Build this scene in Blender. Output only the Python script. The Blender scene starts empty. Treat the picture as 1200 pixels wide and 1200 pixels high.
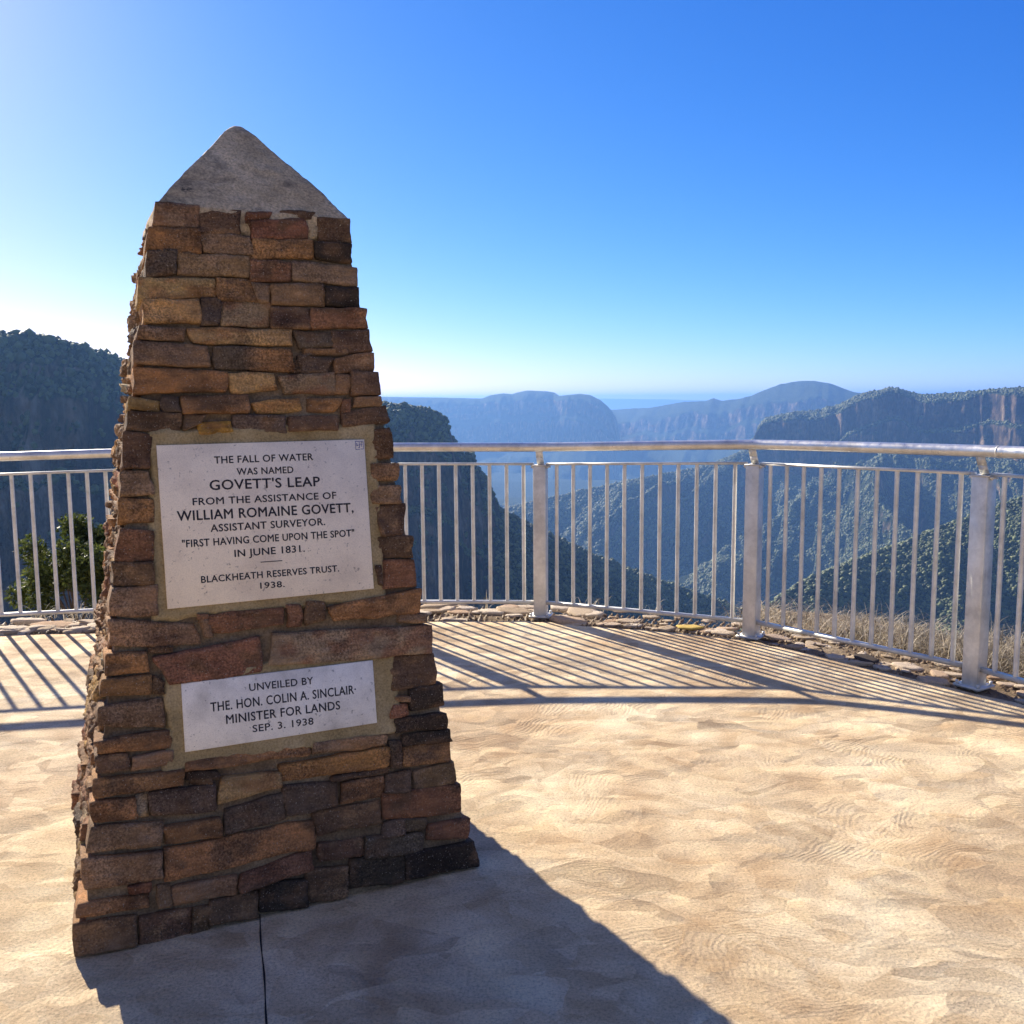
import bpy, math, random
import numpy as np
from mathutils import Vector, Matrix

SC = bpy.context.scene
COL = SC.collection
random.seed(7)
RNG = np.random.default_rng(11)

# ------------------------------------------------------------------ camera
F_PX, PITCH, ROLL, EYE = 1113.93, 0.11635, -0.00696, 1.5
_fw = np.array([0, math.cos(PITCH), -math.sin(PITCH)])
_u0 = np.array([0, math.sin(PITCH), math.cos(PITCH)])
_r0 = np.array([1.0, 0, 0])
CR = math.cos(ROLL) * _r0 + math.sin(ROLL) * _u0
CU = -math.sin(ROLL) * _r0 + math.cos(ROLL) * _u0
cam = bpy.data.cameras.new('camera')
cam.sensor_width = 36.0
cam.lens = 36.0 * F_PX / 1200.0
cam.clip_start = 0.05
cam.clip_end = 90000
camo = bpy.data.objects.new('camera', cam)
COL.objects.link(camo)
camo.matrix_world = Matrix(((CR[0], CU[0], -_fw[0], 0), (CR[1], CU[1], -_fw[1], 0), (CR[2], CU[2], -_fw[2], EYE), (0, 0, 0, 1)))
SC.camera = camo

# ------------------------------------------------------------------ sky, sun, exposure
SUN_AZ, SUN_EL = -35.9, 26.8
world = bpy.data.worlds.new('World')
SC.world = world
world.use_nodes = True
wn = world.node_tree
sky = wn.nodes.new('ShaderNodeTexSky')
sky.sky_type = 'NISHITA'
sky.sun_disc = False
sky.sun_elevation = math.radians(SUN_EL)
sky.sun_rotation = math.radians(SUN_AZ)
sky.altitude = 1000
sky.air_density = 0.6
sky.dust_density = 0.42
sky.ozone_density = 6.0
EXPOSURE = 1.08
sepc = wn.nodes.new('ShaderNodeSeparateColor'); comb = wn.nodes.new('ShaderNodeCombineColor')
wn.links.new(sky.outputs[0], sepc.inputs[0])
for _i, (_g, _k) in enumerate(((1.7, .0720), (1.08, .138), (.60, .380))):
    _p = wn.nodes.new('ShaderNodeMath'); _p.operation = 'POWER'; _p.inputs[1].default_value = _g
    _m = wn.nodes.new('ShaderNodeMath'); _m.operation = 'MULTIPLY'; _m.inputs[1].default_value = _k * 10 / 2 ** EXPOSURE
    wn.links.new(sepc.outputs[_i], _p.inputs[0]); wn.links.new(_p.outputs[0], _m.inputs[0]); wn.links.new(_m.outputs[0], comb.inputs[_i])
# pale cloud added over the unseen rear sky to light the obelisk's shaded side
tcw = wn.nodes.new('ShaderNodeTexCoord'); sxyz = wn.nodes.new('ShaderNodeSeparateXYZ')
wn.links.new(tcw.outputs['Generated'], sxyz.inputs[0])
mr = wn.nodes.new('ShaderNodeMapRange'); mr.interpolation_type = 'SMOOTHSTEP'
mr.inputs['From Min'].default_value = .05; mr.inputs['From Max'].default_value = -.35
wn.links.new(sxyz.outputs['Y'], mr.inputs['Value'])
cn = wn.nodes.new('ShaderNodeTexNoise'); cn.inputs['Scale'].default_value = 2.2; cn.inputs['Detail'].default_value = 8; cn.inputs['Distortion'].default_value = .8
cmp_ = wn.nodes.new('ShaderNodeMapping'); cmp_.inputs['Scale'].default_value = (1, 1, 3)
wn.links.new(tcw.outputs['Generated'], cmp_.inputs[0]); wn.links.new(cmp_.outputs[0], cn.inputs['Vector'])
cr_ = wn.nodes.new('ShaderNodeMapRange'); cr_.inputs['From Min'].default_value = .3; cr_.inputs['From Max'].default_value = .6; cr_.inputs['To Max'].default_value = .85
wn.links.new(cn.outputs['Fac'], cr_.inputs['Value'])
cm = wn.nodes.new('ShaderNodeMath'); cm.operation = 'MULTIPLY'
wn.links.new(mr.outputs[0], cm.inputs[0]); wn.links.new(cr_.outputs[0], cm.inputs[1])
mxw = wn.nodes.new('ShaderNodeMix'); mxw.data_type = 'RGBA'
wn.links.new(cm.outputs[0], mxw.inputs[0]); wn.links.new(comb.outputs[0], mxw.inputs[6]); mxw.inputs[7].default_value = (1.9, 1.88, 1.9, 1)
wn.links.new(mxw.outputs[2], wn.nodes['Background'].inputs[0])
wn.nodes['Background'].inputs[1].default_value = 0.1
sl = bpy.data.lights.new('sun', 'SUN')
sl.energy = 4.9
sl.angle = math.radians(0.53)
sl.color = (1.0, 0.90, 0.74)
so = bpy.data.objects.new('sun', sl)
COL.objects.link(so)
_az, _el = math.radians(SUN_AZ), math.radians(SUN_EL)
SUN = Vector((math.sin(_az) * math.cos(_el), math.cos(_az) * math.cos(_el), math.sin(_el)))
so.rotation_euler = SUN.to_track_quat('Z', 'Y').to_euler()
SC.view_settings.view_transform = 'Standard'
SC.view_settings.look = 'None'
SC.view_settings.gamma = 1
SC.view_settings.exposure = EXPOSURE
SC.render.engine = 'CYCLES'
SC.cycles.use_denoising = True
SC.cycles.max_bounces = 6
SC.cycles.diffuse_bounces = 3
SC.cycles.volume_bounces = 0
SC.cycles.transparent_max_bounces = 8
SC.cycles.sample_clamp_indirect = 6

# ------------------------------------------------------------------ helpers
def ray(x, y):
    return _fw + CR * (x - 600) / F_PX + CU * (600 - y) / F_PX

def at(x, y, D):
    """world point seen at photo pixel (x, y) at forward distance D"""
    d = ray(x, y)
    return np.array([0, 0, EYE]) + d * (D / d[1])

def tag(o, label=None, cat=None, group=None, kind=None):
    if label: o['label'] = label
    if cat: o['category'] = cat
    if group: o['group'] = group
    if kind: o['kind'] = kind
    return o

def empty(name, loc=(0, 0, 0)):
    o = bpy.data.objects.new(name, None)
    o.empty_display_size = 0.1
    o.location = loc
    COL.objects.link(o)
    return o

def flist(Fs):
    if not isinstance(Fs, list): return [Fs]
    if len(Fs) and isinstance(Fs[0], (list, tuple)) and len(Fs[0]) and isinstance(Fs[0][0], (int, np.integer)): return [Fs]
    return Fs

def mesh(name, V, Fs, mat=None, parent=None, smooth=False, col=None, loc=None):
    """V (n,3) array, Fs (m,k) int array (k=3/4) or list of such arrays -> one linked object"""
    V = np.asarray(V, dtype=np.float32)
    Fs = [np.asarray(f, dtype=np.int32) for f in flist(Fs) if len(f)]
    me = bpy.data.meshes.new(name)
    me.vertices.add(len(V))
    me.vertices.foreach_set('co', V.ravel())
    idx = np.concatenate([f.ravel() for f in Fs])
    tot = np.concatenate([np.full(len(f), f.shape[1], dtype=np.int32) for f in Fs])
    start = np.concatenate([[0], np.cumsum(tot)[:-1]]).astype(np.int32)
    me.loops.add(len(idx))
    me.loops.foreach_set('vertex_index', idx)
    me.polygons.add(len(tot))
    me.polygons.foreach_set('loop_start', start)
    me.polygons.foreach_set('loop_total', tot)
    if smooth: me.polygons.foreach_set('use_smooth', np.ones(len(tot), dtype=bool))
    me.update(calc_edges=True)
    if col is not None:
        a = me.attributes.new('col', 'FLOAT_COLOR', 'POINT')
        c4 = np.ones((len(V), 4), dtype=np.float32)
        c4[:, :3] = col
        a.data.foreach_set('color', c4.ravel())
    if mat: me.materials.append(mat)
    o = bpy.data.objects.new(name, me)
    COL.objects.link(o)
    if parent: o.parent = parent
    if loc is not None: o.location = loc
    return o

class MB:
    """collects shapes for one mesh"""
    def __init__(s): s.V = []; s.F = {}; s.n = 0; s.C = []
    def add(s, V, Fs, col=None):
        V = np.asarray(V, float).reshape(-1, 3)
        for f in flist(Fs):
            f = np.asarray(f, int)
            if len(f): s.F.setdefault(f.shape[1], []).append(f + s.n)
        s.V.append(V); s.n += len(V)
        s.C.append(np.broadcast_to(np.array(col if col is not None else (1, 1, 1), float), (len(V), 3)))
    def box(s, c, size, R=None):
        x, y, z = np.array(size) / 2
        V = np.array([[i * x, j * y, k * z] for k in (-1, 1) for j in (-1, 1) for i in (-1, 1)])
        if R is not None: V = V @ np.array(R).T
        s.add(V + np.array(c), [[0, 2, 3, 1], [4, 5, 7, 6], [0, 1, 5, 4], [2, 6, 7, 3], [0, 4, 6, 2], [1, 3, 7, 5]])
    def tube(s, pts, r, n=12, caps=True, flat=None):
        pts = np.asarray(pts, float); m = len(pts)
        r = np.broadcast_to(np.asarray(r, float), (m,))
        T = np.gradient(pts, axis=0); T /= np.linalg.norm(T, axis=1)[:, None]
        ref = np.array([0, 0, 1.0]) if abs(T[0][2]) < .9 else np.array([0, 1.0, 0])
        V = []
        for i in range(m):
            a = np.cross(T[i], ref); a /= np.linalg.norm(a); b = np.cross(a, T[i])
            for k in range(n):
                t = 2 * math.pi * k / n
                V.append(pts[i] + r[i] * (a * math.cos(t) + b * math.sin(t)))
        F = [[i * n + k, i * n + (k + 1) % n, (i + 1) * n + (k + 1) % n, (i + 1) * n + k] for i in range(m - 1) for k in range(n)]
        V = np.array(V)
        Fs = [F]
        if caps:
            V = np.vstack([V, pts[0], pts[-1]])
            Fs.append([[(k + 1) % n, k, m * n] for k in range(n)] + [[(m - 1) * n + k, (m - 1) * n + (k + 1) % n, m * n + 1] for k in range(n)])
        s.add(V, Fs)
    def build(s, name, mat=None, parent=None, smooth=False, loc=None, color=False):
        return mesh(name, np.vstack(s.V), [np.vstack(f) for f in s.F.values()], mat, parent, smooth,
                    np.vstack(s.C) if color else None, loc)

def _hash(ix, iy, iz, seed):
    h = (ix.astype(np.int64) * 374761393 + iy.astype(np.int64) * 668265263 + iz.astype(np.int64) * 2147483647 % 1274126177 + iz.astype(np.int64) * 1911520717 + seed * 1013904223) & 0xFFFFFFFF
    h = ((h ^ (h >> 13)) * 1274126177) & 0xFFFFFFFF
    h = ((h ^ (h >> 16)) * 2246822519) & 0xFFFFFFFF
    return ((h ^ (h >> 15)) & 0xFFFFFF) / float(0xFFFFFF) * 2 - 1

def vn(P, seed=0):
    P = np.asarray(P, float); I = np.floor(P).astype(np.int64); f = P - I
    f = f * f * (3 - 2 * f); x, y, z = f[:, 0], f[:, 1], f[:, 2]
    o = 0
    for a in (0, 1):
        for b in (0, 1):
            for c in (0, 1):
                w = (x if a else 1 - x) * (y if b else 1 - y) * (z if c else 1 - z)
                o = o + w * _hash(I[:, 0] + a, I[:, 1] + b, I[:, 2] + c, seed)
    return o

def fbm(P, octv=4, seed=0, gain=.5, ridged=False):
    P = np.asarray(P, float); o = 0; a = 1; t = 0
    for k in range(octv):
        v = vn(P * 2.03 ** k + 17.3 * k, seed + k)
        if ridged: v = 1 - 2 * np.abs(v)
        o = o + a * v; t += a; a *= gain
    return o / t

def grid_faces(nr, nc, wrap=False):
    i = np.arange(nr - 1)[:, None]; j = np.arange(nc - (0 if wrap else 1))[None, :]
    j2 = (j + 1) % nc
    a = i * nc + j; b = i * nc + j2; c = (i + 1) * nc + j2; d = (i + 1) * nc + j
    return np.stack([a, b, c, d], -1).reshape(-1, 4)

# ------------------------------------------------------------------ materials
def material(name):
    m = bpy.data.materials.new(name); m.use_nodes = True
    nt = m.node_tree; b = nt.nodes['Principled BSDF']
    return m, nt, b

def N(nt, typ, **kw):
    n = nt.nodes.new(typ)
    for k, v in kw.items():
        if hasattr(n, k): setattr(n, k, v)
        else: n.inputs[k.replace('_', ' ')].default_value = v
    return n

def noise(nt, vec, scale, detail=5, rough=.55, dist=0):
    n = nt.nodes.new('ShaderNodeTexNoise')
    n.inputs['Scale'].default_value = scale; n.inputs['Detail'].default_value = detail
    n.inputs['Roughness'].default_value = rough; n.inputs['Distortion'].default_value = dist
    if vec is not None: nt.links.new(vec, n.inputs['Vector'])
    return n.outputs['Fac']

def coords(nt, scale=(1, 1, 1), kind='Object'):
    t = nt.nodes.new('ShaderNodeTexCoord'); mp = nt.nodes.new('ShaderNodeMapping')
    mp.inputs['Scale'].default_value = scale
    nt.links.new(t.outputs[kind], mp.inputs['Vector'])
    return mp.outputs[0]

def ramp(nt, fac, stops):
    r = nt.nodes.new('ShaderNodeValToRGB')
    e = r.color_ramp.elements
    while len(e) > 1: e.remove(e[-1])
    for i, (p, c) in enumerate(stops):
        k = e[0] if i == 0 else e.new(p)
        k.position = p
        c = (c, c, c) if isinstance(c, (int, float)) else c
        k.color = (*c, 1)
    nt.links.new(fac, r.inputs[0])
    return r.outputs['Color']

def mix(nt, a, b, fac, mode='MIX'):
    m = nt.nodes.new('ShaderNodeMix'); m.data_type = 'RGBA'; m.blend_type = mode
    for k, v in ((6, a), (7, b), (0, fac)):
        if isinstance(v, (int, float)): m.inputs[k].default_value = v
        elif isinstance(v, tuple): m.inputs[k].default_value = (*v, 1)
        else: nt.links.new(v, m.inputs[k])
    return m.outputs[2]

def mth(nt, op, a, b=None):
    m = nt.nodes.new('ShaderNodeMath'); m.operation = op
    for k, v in ((0, a), (1, b)):
        if v is None: continue
        if isinstance(v, (int, float)): m.inputs[k].default_value = v
        else: nt.links.new(v, m.inputs[k])
    return m.outputs[0]

def bump(nt, b, h, strength, dist, prev=None):
    n = nt.nodes.new('ShaderNodeBump')
    n.inputs['Strength'].default_value = strength; n.inputs['Distance'].default_value = dist
    nt.links.new(h, n.inputs['Height'])
    if prev is not None: nt.links.new(prev, n.inputs['Normal'])
    nt.links.new(n.outputs[0], b.inputs['Normal'])
    return n.outputs[0]

def attr(nt, name='col'):
    a = nt.nodes.new('ShaderNodeAttribute'); a.attribute_name = name
    return a.outputs['Color']

def spec(b, rough, s=.3, metal=0.0):
    b.inputs['Roughness'].default_value = rough
    b.inputs['Specular IOR Level'].default_value = s
    b.inputs['Metallic'].default_value = metal

# sandstone blocks: every block's own colour comes from the attribute
M_STONE, nt, b = material('sandstone')
v = coords(nt)
c = attr(nt)
c = mix(nt, c, ramp(nt, noise(nt, v, 9, 6, .62), [(.3, (.42, .37, .36)), (.5, (1, 1, 1)), (.72, (1.5, 1.38, 1.2))]), .85, 'MULTIPLY')
c = mix(nt, c, ramp(nt, noise(nt, coords(nt, (7, 7, 75)), 1, 5, .6), [(.32, .62), (.55, 1.05), (.7, 1.35)]), .55, 'MULTIPLY')
c = mix(nt, c, ramp(nt, noise(nt, v, 160, 3, .6), [(.36, .45), (.5, 1), (.64, 1.6)]), ramp(nt, noise(nt, v, 7, 2, .5), [(.35, .25), (.65, .95)]), 'MULTIPLY')
c = mix(nt, c, (.50, .42, .33), ramp(nt, noise(nt, v, 230, 1, .5), [(.68, 0.0), (.74, .75)]))
nt.links.new(c, b.inputs['Base Color']); spec(b, .88, .25)
n1 = bump(nt, b, noise(nt, coords(nt, (18, 18, 70)), 1, 7, .68), .9, .012)
bump(nt, b, noise(nt, v, 170, 4, .75), 1.0, .006, n1)

M_MORTAR, nt, b = material('mortar')
v = coords(nt)
c = ramp(nt, noise(nt, v, 6, 6, .6), [(.3, (.13, .09, .055)), (.5, (.22, .155, .09)), (.7, (.34, .25, .15))])
c = mix(nt, c, ramp(nt, noise(nt, v, 150, 3, .6), [(.35, .6), (.5, 1), (.68, 1.4)]), .7, 'MULTIPLY')
nt.links.new(c, b.inputs['Base Color']); spec(b, .93, .2)
n1 = bump(nt, b, noise(nt, v, 28, 6, .65), .8, .012)
bump(nt, b, noise(nt, v, 220, 4, .7), .7, .003, n1)

M_CAP, nt, b = material('cement_render')
v = coords(nt)
c = ramp(nt, noise(nt, v, 5, 7, .6), [(.3, (.38, .285, .165)), (.5, (.56, .43, .26)), (.7, (.70, .56, .36))])
c = mix(nt, c, ramp(nt, noise(nt, v, 120, 4, .7), [(.33, .5), (.5, 1), (.7, 1.45)]), .8, 'MULTIPLY')
crk = noise(nt, coords(nt, (4, 4, 20)), 1, 5, .6, .4)
c = mix(nt, c, (.05, .042, .035), ramp(nt, mth(nt, 'ABSOLUTE', mth(nt, 'SUBTRACT', crk, .36)), [(.004, .85), (.010, 0.0)]))
c = mix(nt, c, (.06, .055, .05), ramp(nt, noise(nt, coords(nt, (5, 5, 9)), 1, 8, .7, .3), [(.54, 0.0), (.66, .55)]))
nt.links.new(c, b.inputs['Base Color']); spec(b, .92, .2)
n1 = bump(nt, b, noise(nt, coords(nt, (12, 12, 20)), 1, 8, .7), .7, .016)
bump(nt, b, noise(nt, v, 170, 4, .7), .8, .004, n1)

def plaque_mat(name, base, dark, stain):
    M, nt, b = material(name)
    v = coords(nt)
    c = ramp(nt, noise(nt, v, 7, 7, .6), [(.3, dark), (.55, base)])
    c = mix(nt, c, stain, ramp(nt, noise(nt, v, 85, 3, .6, .5), [(.635, 0.0), (.70, .7)]))
    c = mix(nt, c, ramp(nt, noise(nt, v, 300, 3, .6), [(.3, .85), (.6, 1.06)]), .8, 'MULTIPLY')
    nt.links.new(c, b.inputs['Base Color']); spec(b, .6, .35)
    bump(nt, b, noise(nt, v, 120, 5, .7), .25, .002)
    return M
M_PLAQ1 = plaque_mat('cream_marble', (.90, .78, .61), (.73, .62, .49), (.30, .25, .21))
M_PLAQ2 = plaque_mat('white_marble', (.88, .82, .72), (.58, .53, .46), (.20, .185, .18))

def plain(name, col, rough=.6, metal=0.0, s=.4, nscale=None, namp=.25):
    M, nt, b = material(name)
    if nscale:
        v = coords(nt)
        c = ramp(nt, noise(nt, v, nscale, 5, .6), [(.3, tuple(k * (1 - namp) for k in col)), (.7, tuple(min(1, k * (1 + namp)) for k in col))])
        nt.links.new(c, b.inputs['Base Color'])
    else:
        b.inputs['Base Color'].default_value = (*col, 1)
    spec(b, rough, s, metal)
    return M
M_LETTER = plain('dark_lettering', (.035, .033, .04), .8, 0, .2, 400, .5)
M_SYMBOL = plain('faded_blue_print', (.14, .14, .30), .8, 0, .2, 500, .5)

# galvanised steel
def steel(name, col, rough, metal):
    M, nt, b = material(name)
    v = coords(nt)
    vo = nt.nodes.new('ShaderNodeTexVoronoi'); vo.inputs['Scale'].default_value = 45
    nt.links.new(v, vo.inputs['Vector'])
    c = ramp(nt, noise(nt, v, 7, 5, .65), [(.3, tuple(k * .72 for k in col)), (.55, col), (.75, tuple(min(1, k * 1.18) for k in col))])
    c = mix(nt, c, ramp(nt, vo.outputs['Color'], [(0, .86), (1, 1.1)]), .5, 'MULTIPLY')
    c = mix(nt, c, (.28, .23, .16), ramp(nt, noise(nt, coords(nt, (30, 30, 3)), 1, 5, .7), [(.63, 0.0), (.74, .45)]))
    nt.links.new(c, b.inputs['Base Color']); spec(b, rough, .5, metal)
    nt.links.new(ramp(nt, noise(nt, v, 20, 4, .6), [(.3, rough - .08), (.7, rough + .14)]), b.inputs['Roughness'])
    bump(nt, b, noise(nt, v, 60, 4, .6), .12, .002)
    return M
M_STEEL = steel('galvanised_steel', (.74, .72, .66), .46, .35)
M_RAIL = steel('polished_galvanised_tube', (.76, .74, .69), .34, .75)

# trowelled concrete of the platform
M_SLAB, nt, b = material('trowelled_concrete')
v = coords(nt)
base = ramp(nt, noise(nt, v, 1.3, 6, .6, .6), [(.36, (.59, .42, .245)), (.5, (.69, .525, .325)), (.64, (.82, .665, .44))])
warp = nt.nodes.new('ShaderNodeTexNoise'); warp.inputs['Scale'].default_value = 1.6; warp.inputs['Detail'].default_value = 3
nt.links.new(v, warp.inputs['Vector'])
vadd = nt.nodes.new('ShaderNodeVectorMath'); vadd.operation = 'MULTIPLY_ADD'
nt.links.new(warp.outputs['Color'], vadd.inputs[0]); vadd.inputs[1].default_value = (.55, .55, 0); nt.links.new(v, vadd.inputs[2])
def arcs(scale, freq, seed):
    mp = nt.nodes.new('ShaderNodeMapping'); mp.inputs['Location'].default_value = (seed, seed * .7, 0)
    mp.inputs['Scale'].default_value = (scale, scale * 1.5, 0.0)
    nt.links.new(vadd.outputs[0], mp.inputs[0])
    vo = nt.nodes.new('ShaderNodeTexVoronoi'); vo.inputs['Scale'].default_value = 1
    nt.links.new(mp.outputs[0], vo.inputs['Vector'])
    # swirl centre sits beside each cell: rings about it become arcs inside the cell
    off = nt.nodes.new('ShaderNodeVectorMath'); off.operation = 'MULTIPLY_ADD'
    nt.links.new(vo.outputs['Color'], off.inputs[0]); off.inputs[1].default_value = (1.5, -1.2, 0); nt.links.new(vo.outputs['Position'], off.inputs[2])
    d = nt.nodes.new('ShaderNodeVectorMath'); d.operation = 'DISTANCE'
    nt.links.new(mp.outputs[0], d.inputs[0]); nt.links.new(off.outputs[0], d.inputs[1])
    ph = mth(nt, 'MULTIPLY_ADD', d.outputs['Value'], freq)
    nt.nodes[-1].inputs[2].default_value = 0
    ph = mth(nt, 'ADD', ph, mth(nt, 'MULTIPLY', noise(nt, v, 7, 3, .5), 9.0))
    edge = ramp(nt, vo.outputs['Distance'], [(.25, 1.0), (.62, 0.0)])
    return mth(nt, 'MULTIPLY', mth(nt, 'SINE', ph), edge), vo.outputs['Color'], d.outputs['Value']
a1, vc1, d1 = arcs(2.3, 105, 0)
a2, vc2, d2 = arcs(1.5, 80, 5)
presence = ramp(nt, noise(nt, v, 1.8, 3, .5), [(.38, .12), (.62, 1.0)])
ring = mth(nt, 'MULTIPLY', mth(nt, 'ADD', a1, mth(nt, 'MULTIPLY', a2, .6)), presence)
patch = mth(nt, 'SINE', mth(nt, 'MULTIPLY', d2, 8.0))
swirl = noise(nt, vadd.outputs[0], 3.2, 4, .5, 1.8)
base = mix(nt, base, ramp(nt, swirl, [(.37, (.84, .79, .73)), (.5, (1, 1, 1)), (.63, (1.12, 1.14, 1.10))]), .7, 'MULTIPLY')
base = mix(nt, base, ramp(nt, noise(nt, v, 110, 7, .85), [(.38, .38), (.5, 1), (.64, 1.28)]), .7, 'MULTIPLY')
base = mix(nt, base, (.25, .18, .11), ramp(nt, noise(nt, v, 34, 4, .7, .4), [(.72, 0.0), (.8, .6)]))
nt.links.new(base, b.inputs['Base Color']); spec(b, .85, .3)
def facets(scale, seed, warpamt):
    wp = nt.nodes.new('ShaderNodeVectorMath'); wp.operation = 'MULTIPLY_ADD'
    wn_ = nt.nodes.new('ShaderNodeTexNoise'); wn_.inputs['Scale'].default_value = scale * .7; wn_.inputs['Detail'].default_value = 2
    nt.links.new(v, wn_.inputs['Vector'])
    nt.links.new(wn_.outputs['Color'], wp.inputs[0]); wp.inputs[1].default_value = (warpamt, warpamt, 0); nt.links.new(v, wp.inputs[2])
    mp = nt.nodes.new('ShaderNodeMapping'); mp.inputs['Location'].default_value = (seed, seed * .3, 0); mp.inputs['Rotation'].default_value = (0, 0, seed)
    mp.inputs['Scale'].default_value = (scale, scale * 1.9, 0)
    nt.links.new(wp.outputs[0], mp.inputs[0])
    vo = nt.nodes.new('ShaderNodeTexVoronoi'); vo.inputs['Scale'].default_value = 1
    nt.links.new(mp.outputs[0], vo.inputs['Vector'])
    loc = nt.nodes.new('ShaderNodeVectorMath'); loc.operation = 'SUBTRACT'
    nt.links.new(mp.outputs[0], loc.inputs[0]); nt.links.new(vo.outputs['Position'], loc.inputs[1])
    dr = nt.nodes.new('ShaderNodeVectorMath'); dr.operation = 'SUBTRACT'
    nt.links.new(vo.outputs['Color'], dr.inputs[0]); dr.inputs[1].default_value = (.5, .5, 0)
    dt = nt.nodes.new('ShaderNodeVectorMath'); dt.operation = 'DOT_PRODUCT'
    nt.links.new(loc.outputs[0], dt.inputs[0]); nt.links.new(dr.outputs[0], dt.inputs[1])
    return dt.outputs['Value'], vo.outputs['Color']
f1, fc1 = facets(3.2, 1.3, .5)
f2, fc2 = facets(6.5, 4.1, .3)
fh = mth(nt, 'ADD', f1, mth(nt, 'MULTIPLY', f2, .5))
facet_tone = ramp(nt, fh, [(.0, (1.10, 1.11, 1.10)), (.10, (1.0, 1.0, 1.0)), (.28, (.80, .74, .67))])  # tone follows facet height: paler where low, darker where high
nt.links.new(mix(nt, base, facet_tone, .62, 'MULTIPLY'), b.inputs['Base Color'])
n0 = bump(nt, b, fh, .65, .08)
n1 = bump(nt, b, swirl, .10, .02, n0)
n2 = bump(nt, b, ring, .42, .0026, n1)
bump(nt, b, noise(nt, v, 70, 7, .82), .9, .010, n2)

M_EARTH, nt, b = material('dry_earth')
v = coords(nt)
c = ramp(nt, noise(nt, v, 3, 8, .7), [(.3, (.16, .11, .07)), (.5, (.30, .22, .14)), (.7, (.45, .36, .25))])
c = mix(nt, c, ramp(nt, noise(nt, v, 60, 5, .7), [(.3, .5), (.5, 1), (.7, 1.4)]), .8, 'MULTIPLY')
nt.links.new(c, b.inputs['Base Color']); spec(b, .95, .15)
bump(nt, b, noise(nt, v, 25, 8, .75), .9, .04)

M_FLAG, nt, b = material('flat_rock')
v = coords(nt, kind='Object')
c = mix(nt, attr(nt), ramp(nt, noise(nt, v, 14, 6, .65), [(.3, .6), (.5, 1), (.7, 1.25)]), .8, 'MULTIPLY')
nt.links.new(c, b.inputs['Base Color']); spec(b, .9, .25)
bump(nt, b, noise(nt, v, 45, 6, .7), .7, .01)
M_LOOSE, nt, b = material('loose_rock')
oi = nt.nodes.new('ShaderNodeObjectInfo')
c = ramp(nt, oi.outputs['Random'], [(0, (.40, .29, .18)), (.35, (.56, .44, .31)), (.7, (.66, .55, .42)), (1, (.46, .30, .18))])
c = mix(nt, c, ramp(nt, noise(nt, coords(nt), 14, 6, .65), [(.3, .6), (.5, 1), (.7, 1.25)]), .8, 'MULTIPLY')
nt.links.new(c, b.inputs['Base Color']); spec(b, .9, .25)
bump(nt, b, noise(nt, coords(nt), 45, 6, .7), .7, .01)
M_YELLOW = plain('ochre_rock', (.52, .37, .10), .9, 0, .2, 20, .3)

def leafmat(name, c0, c1, trans=.25):
    M, nt, b = material(name)
    g = nt.nodes.new('ShaderNodeNewGeometry')
    c = ramp(nt, g.outputs['Random Per Island'], [(0, c0), (1, c1)])
    nt.links.new(c, b.inputs['Base Color']); spec(b, .6, .3)
    t = nt.nodes.new('ShaderNodeBsdfTranslucent'); nt.links.new(c, t.inputs[0])
    m = nt.nodes.new('ShaderNodeMixShader'); m.inputs[0].default_value = trans
    nt.links.new(b.outputs[0], m.inputs[1]); nt.links.new(t.outputs[0], m.inputs[2])
    nt.links.new(m.outputs[0], nt.nodes['Material Output'].inputs['Surface'])
    return M
M_LEAF = leafmat('bush_leaf', (.030, .050, .012), (.15, .175, .04), .35)
M_GRASS = leafmat('dry_grass_blade', (.05, .042, .025), (.74, .63, .46), .3)
M_LITTER = leafmat('leaf_litter', (.10, .06, .035), (.34, .24, .14), .1)
M_TREE = leafmat('eucalypt_foliage', (.024, .038, .010), (.16, .185, .050), .15)
M_WOOD = plain('bark', (.16, .12, .09), .9, 0, .2, 20, .4)

# far terrain: rock where it is steep, bush where it is not (the same thing everywhere, no light in it)
M_HILL, nt, b = material('forested_sandstone')
g = nt.nodes.new('ShaderNodeNewGeometry')
sx = nt.nodes.new('ShaderNodeSeparateXYZ'); nt.links.new(g.outputs['Normal'], sx.inputs[0])
v = coords(nt)
wob = mth(nt, 'MULTIPLY_ADD', noise(nt, v, .02, 6, .7), .5); nt.nodes[-1].inputs[2].default_value = -.25
steep = mth(nt, 'ADD', sx.outputs['Z'], wob)
fmask = ramp(nt, steep, [(.30, 0.0), (.52, 1.0)])
veg = ramp(nt, noise(nt, v, .09, 5, .75), [(.35, (.014, .023, .008)), (.5, (.034, .050, .016)), (.68, (.085, .10, .035))])
rock = ramp(nt, noise(nt, coords(nt, (.03, .03, .012)), 1, 8, .7), [(.3, (.02, .016, .012)), (.46, (.07, .05, .035)), (.56, (.22, .15, .09)), (.68, (.52, .38, .25))])
c = mix(nt, rock, veg, fmask)
nt.links.new(c, b.inputs['Base Color']); spec(b, .95, .1)
n1 = bump(nt, b, noise(nt, v, .05, 7, .8), .9, 14)
bump(nt, b, noise(nt, v, .16, 5, .8), .8, 6, n1)

# ================================================================== SETTING: far landforms
BOX = []
def interp_px(crest, px):
    c = np.array(crest, float)
    return np.interp(px, c[:, 0], c[:, 1]), np.interp(px, c[:, 0], c[:, 2]), np.interp(px, c[:, 0], c[:, 3])

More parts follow.
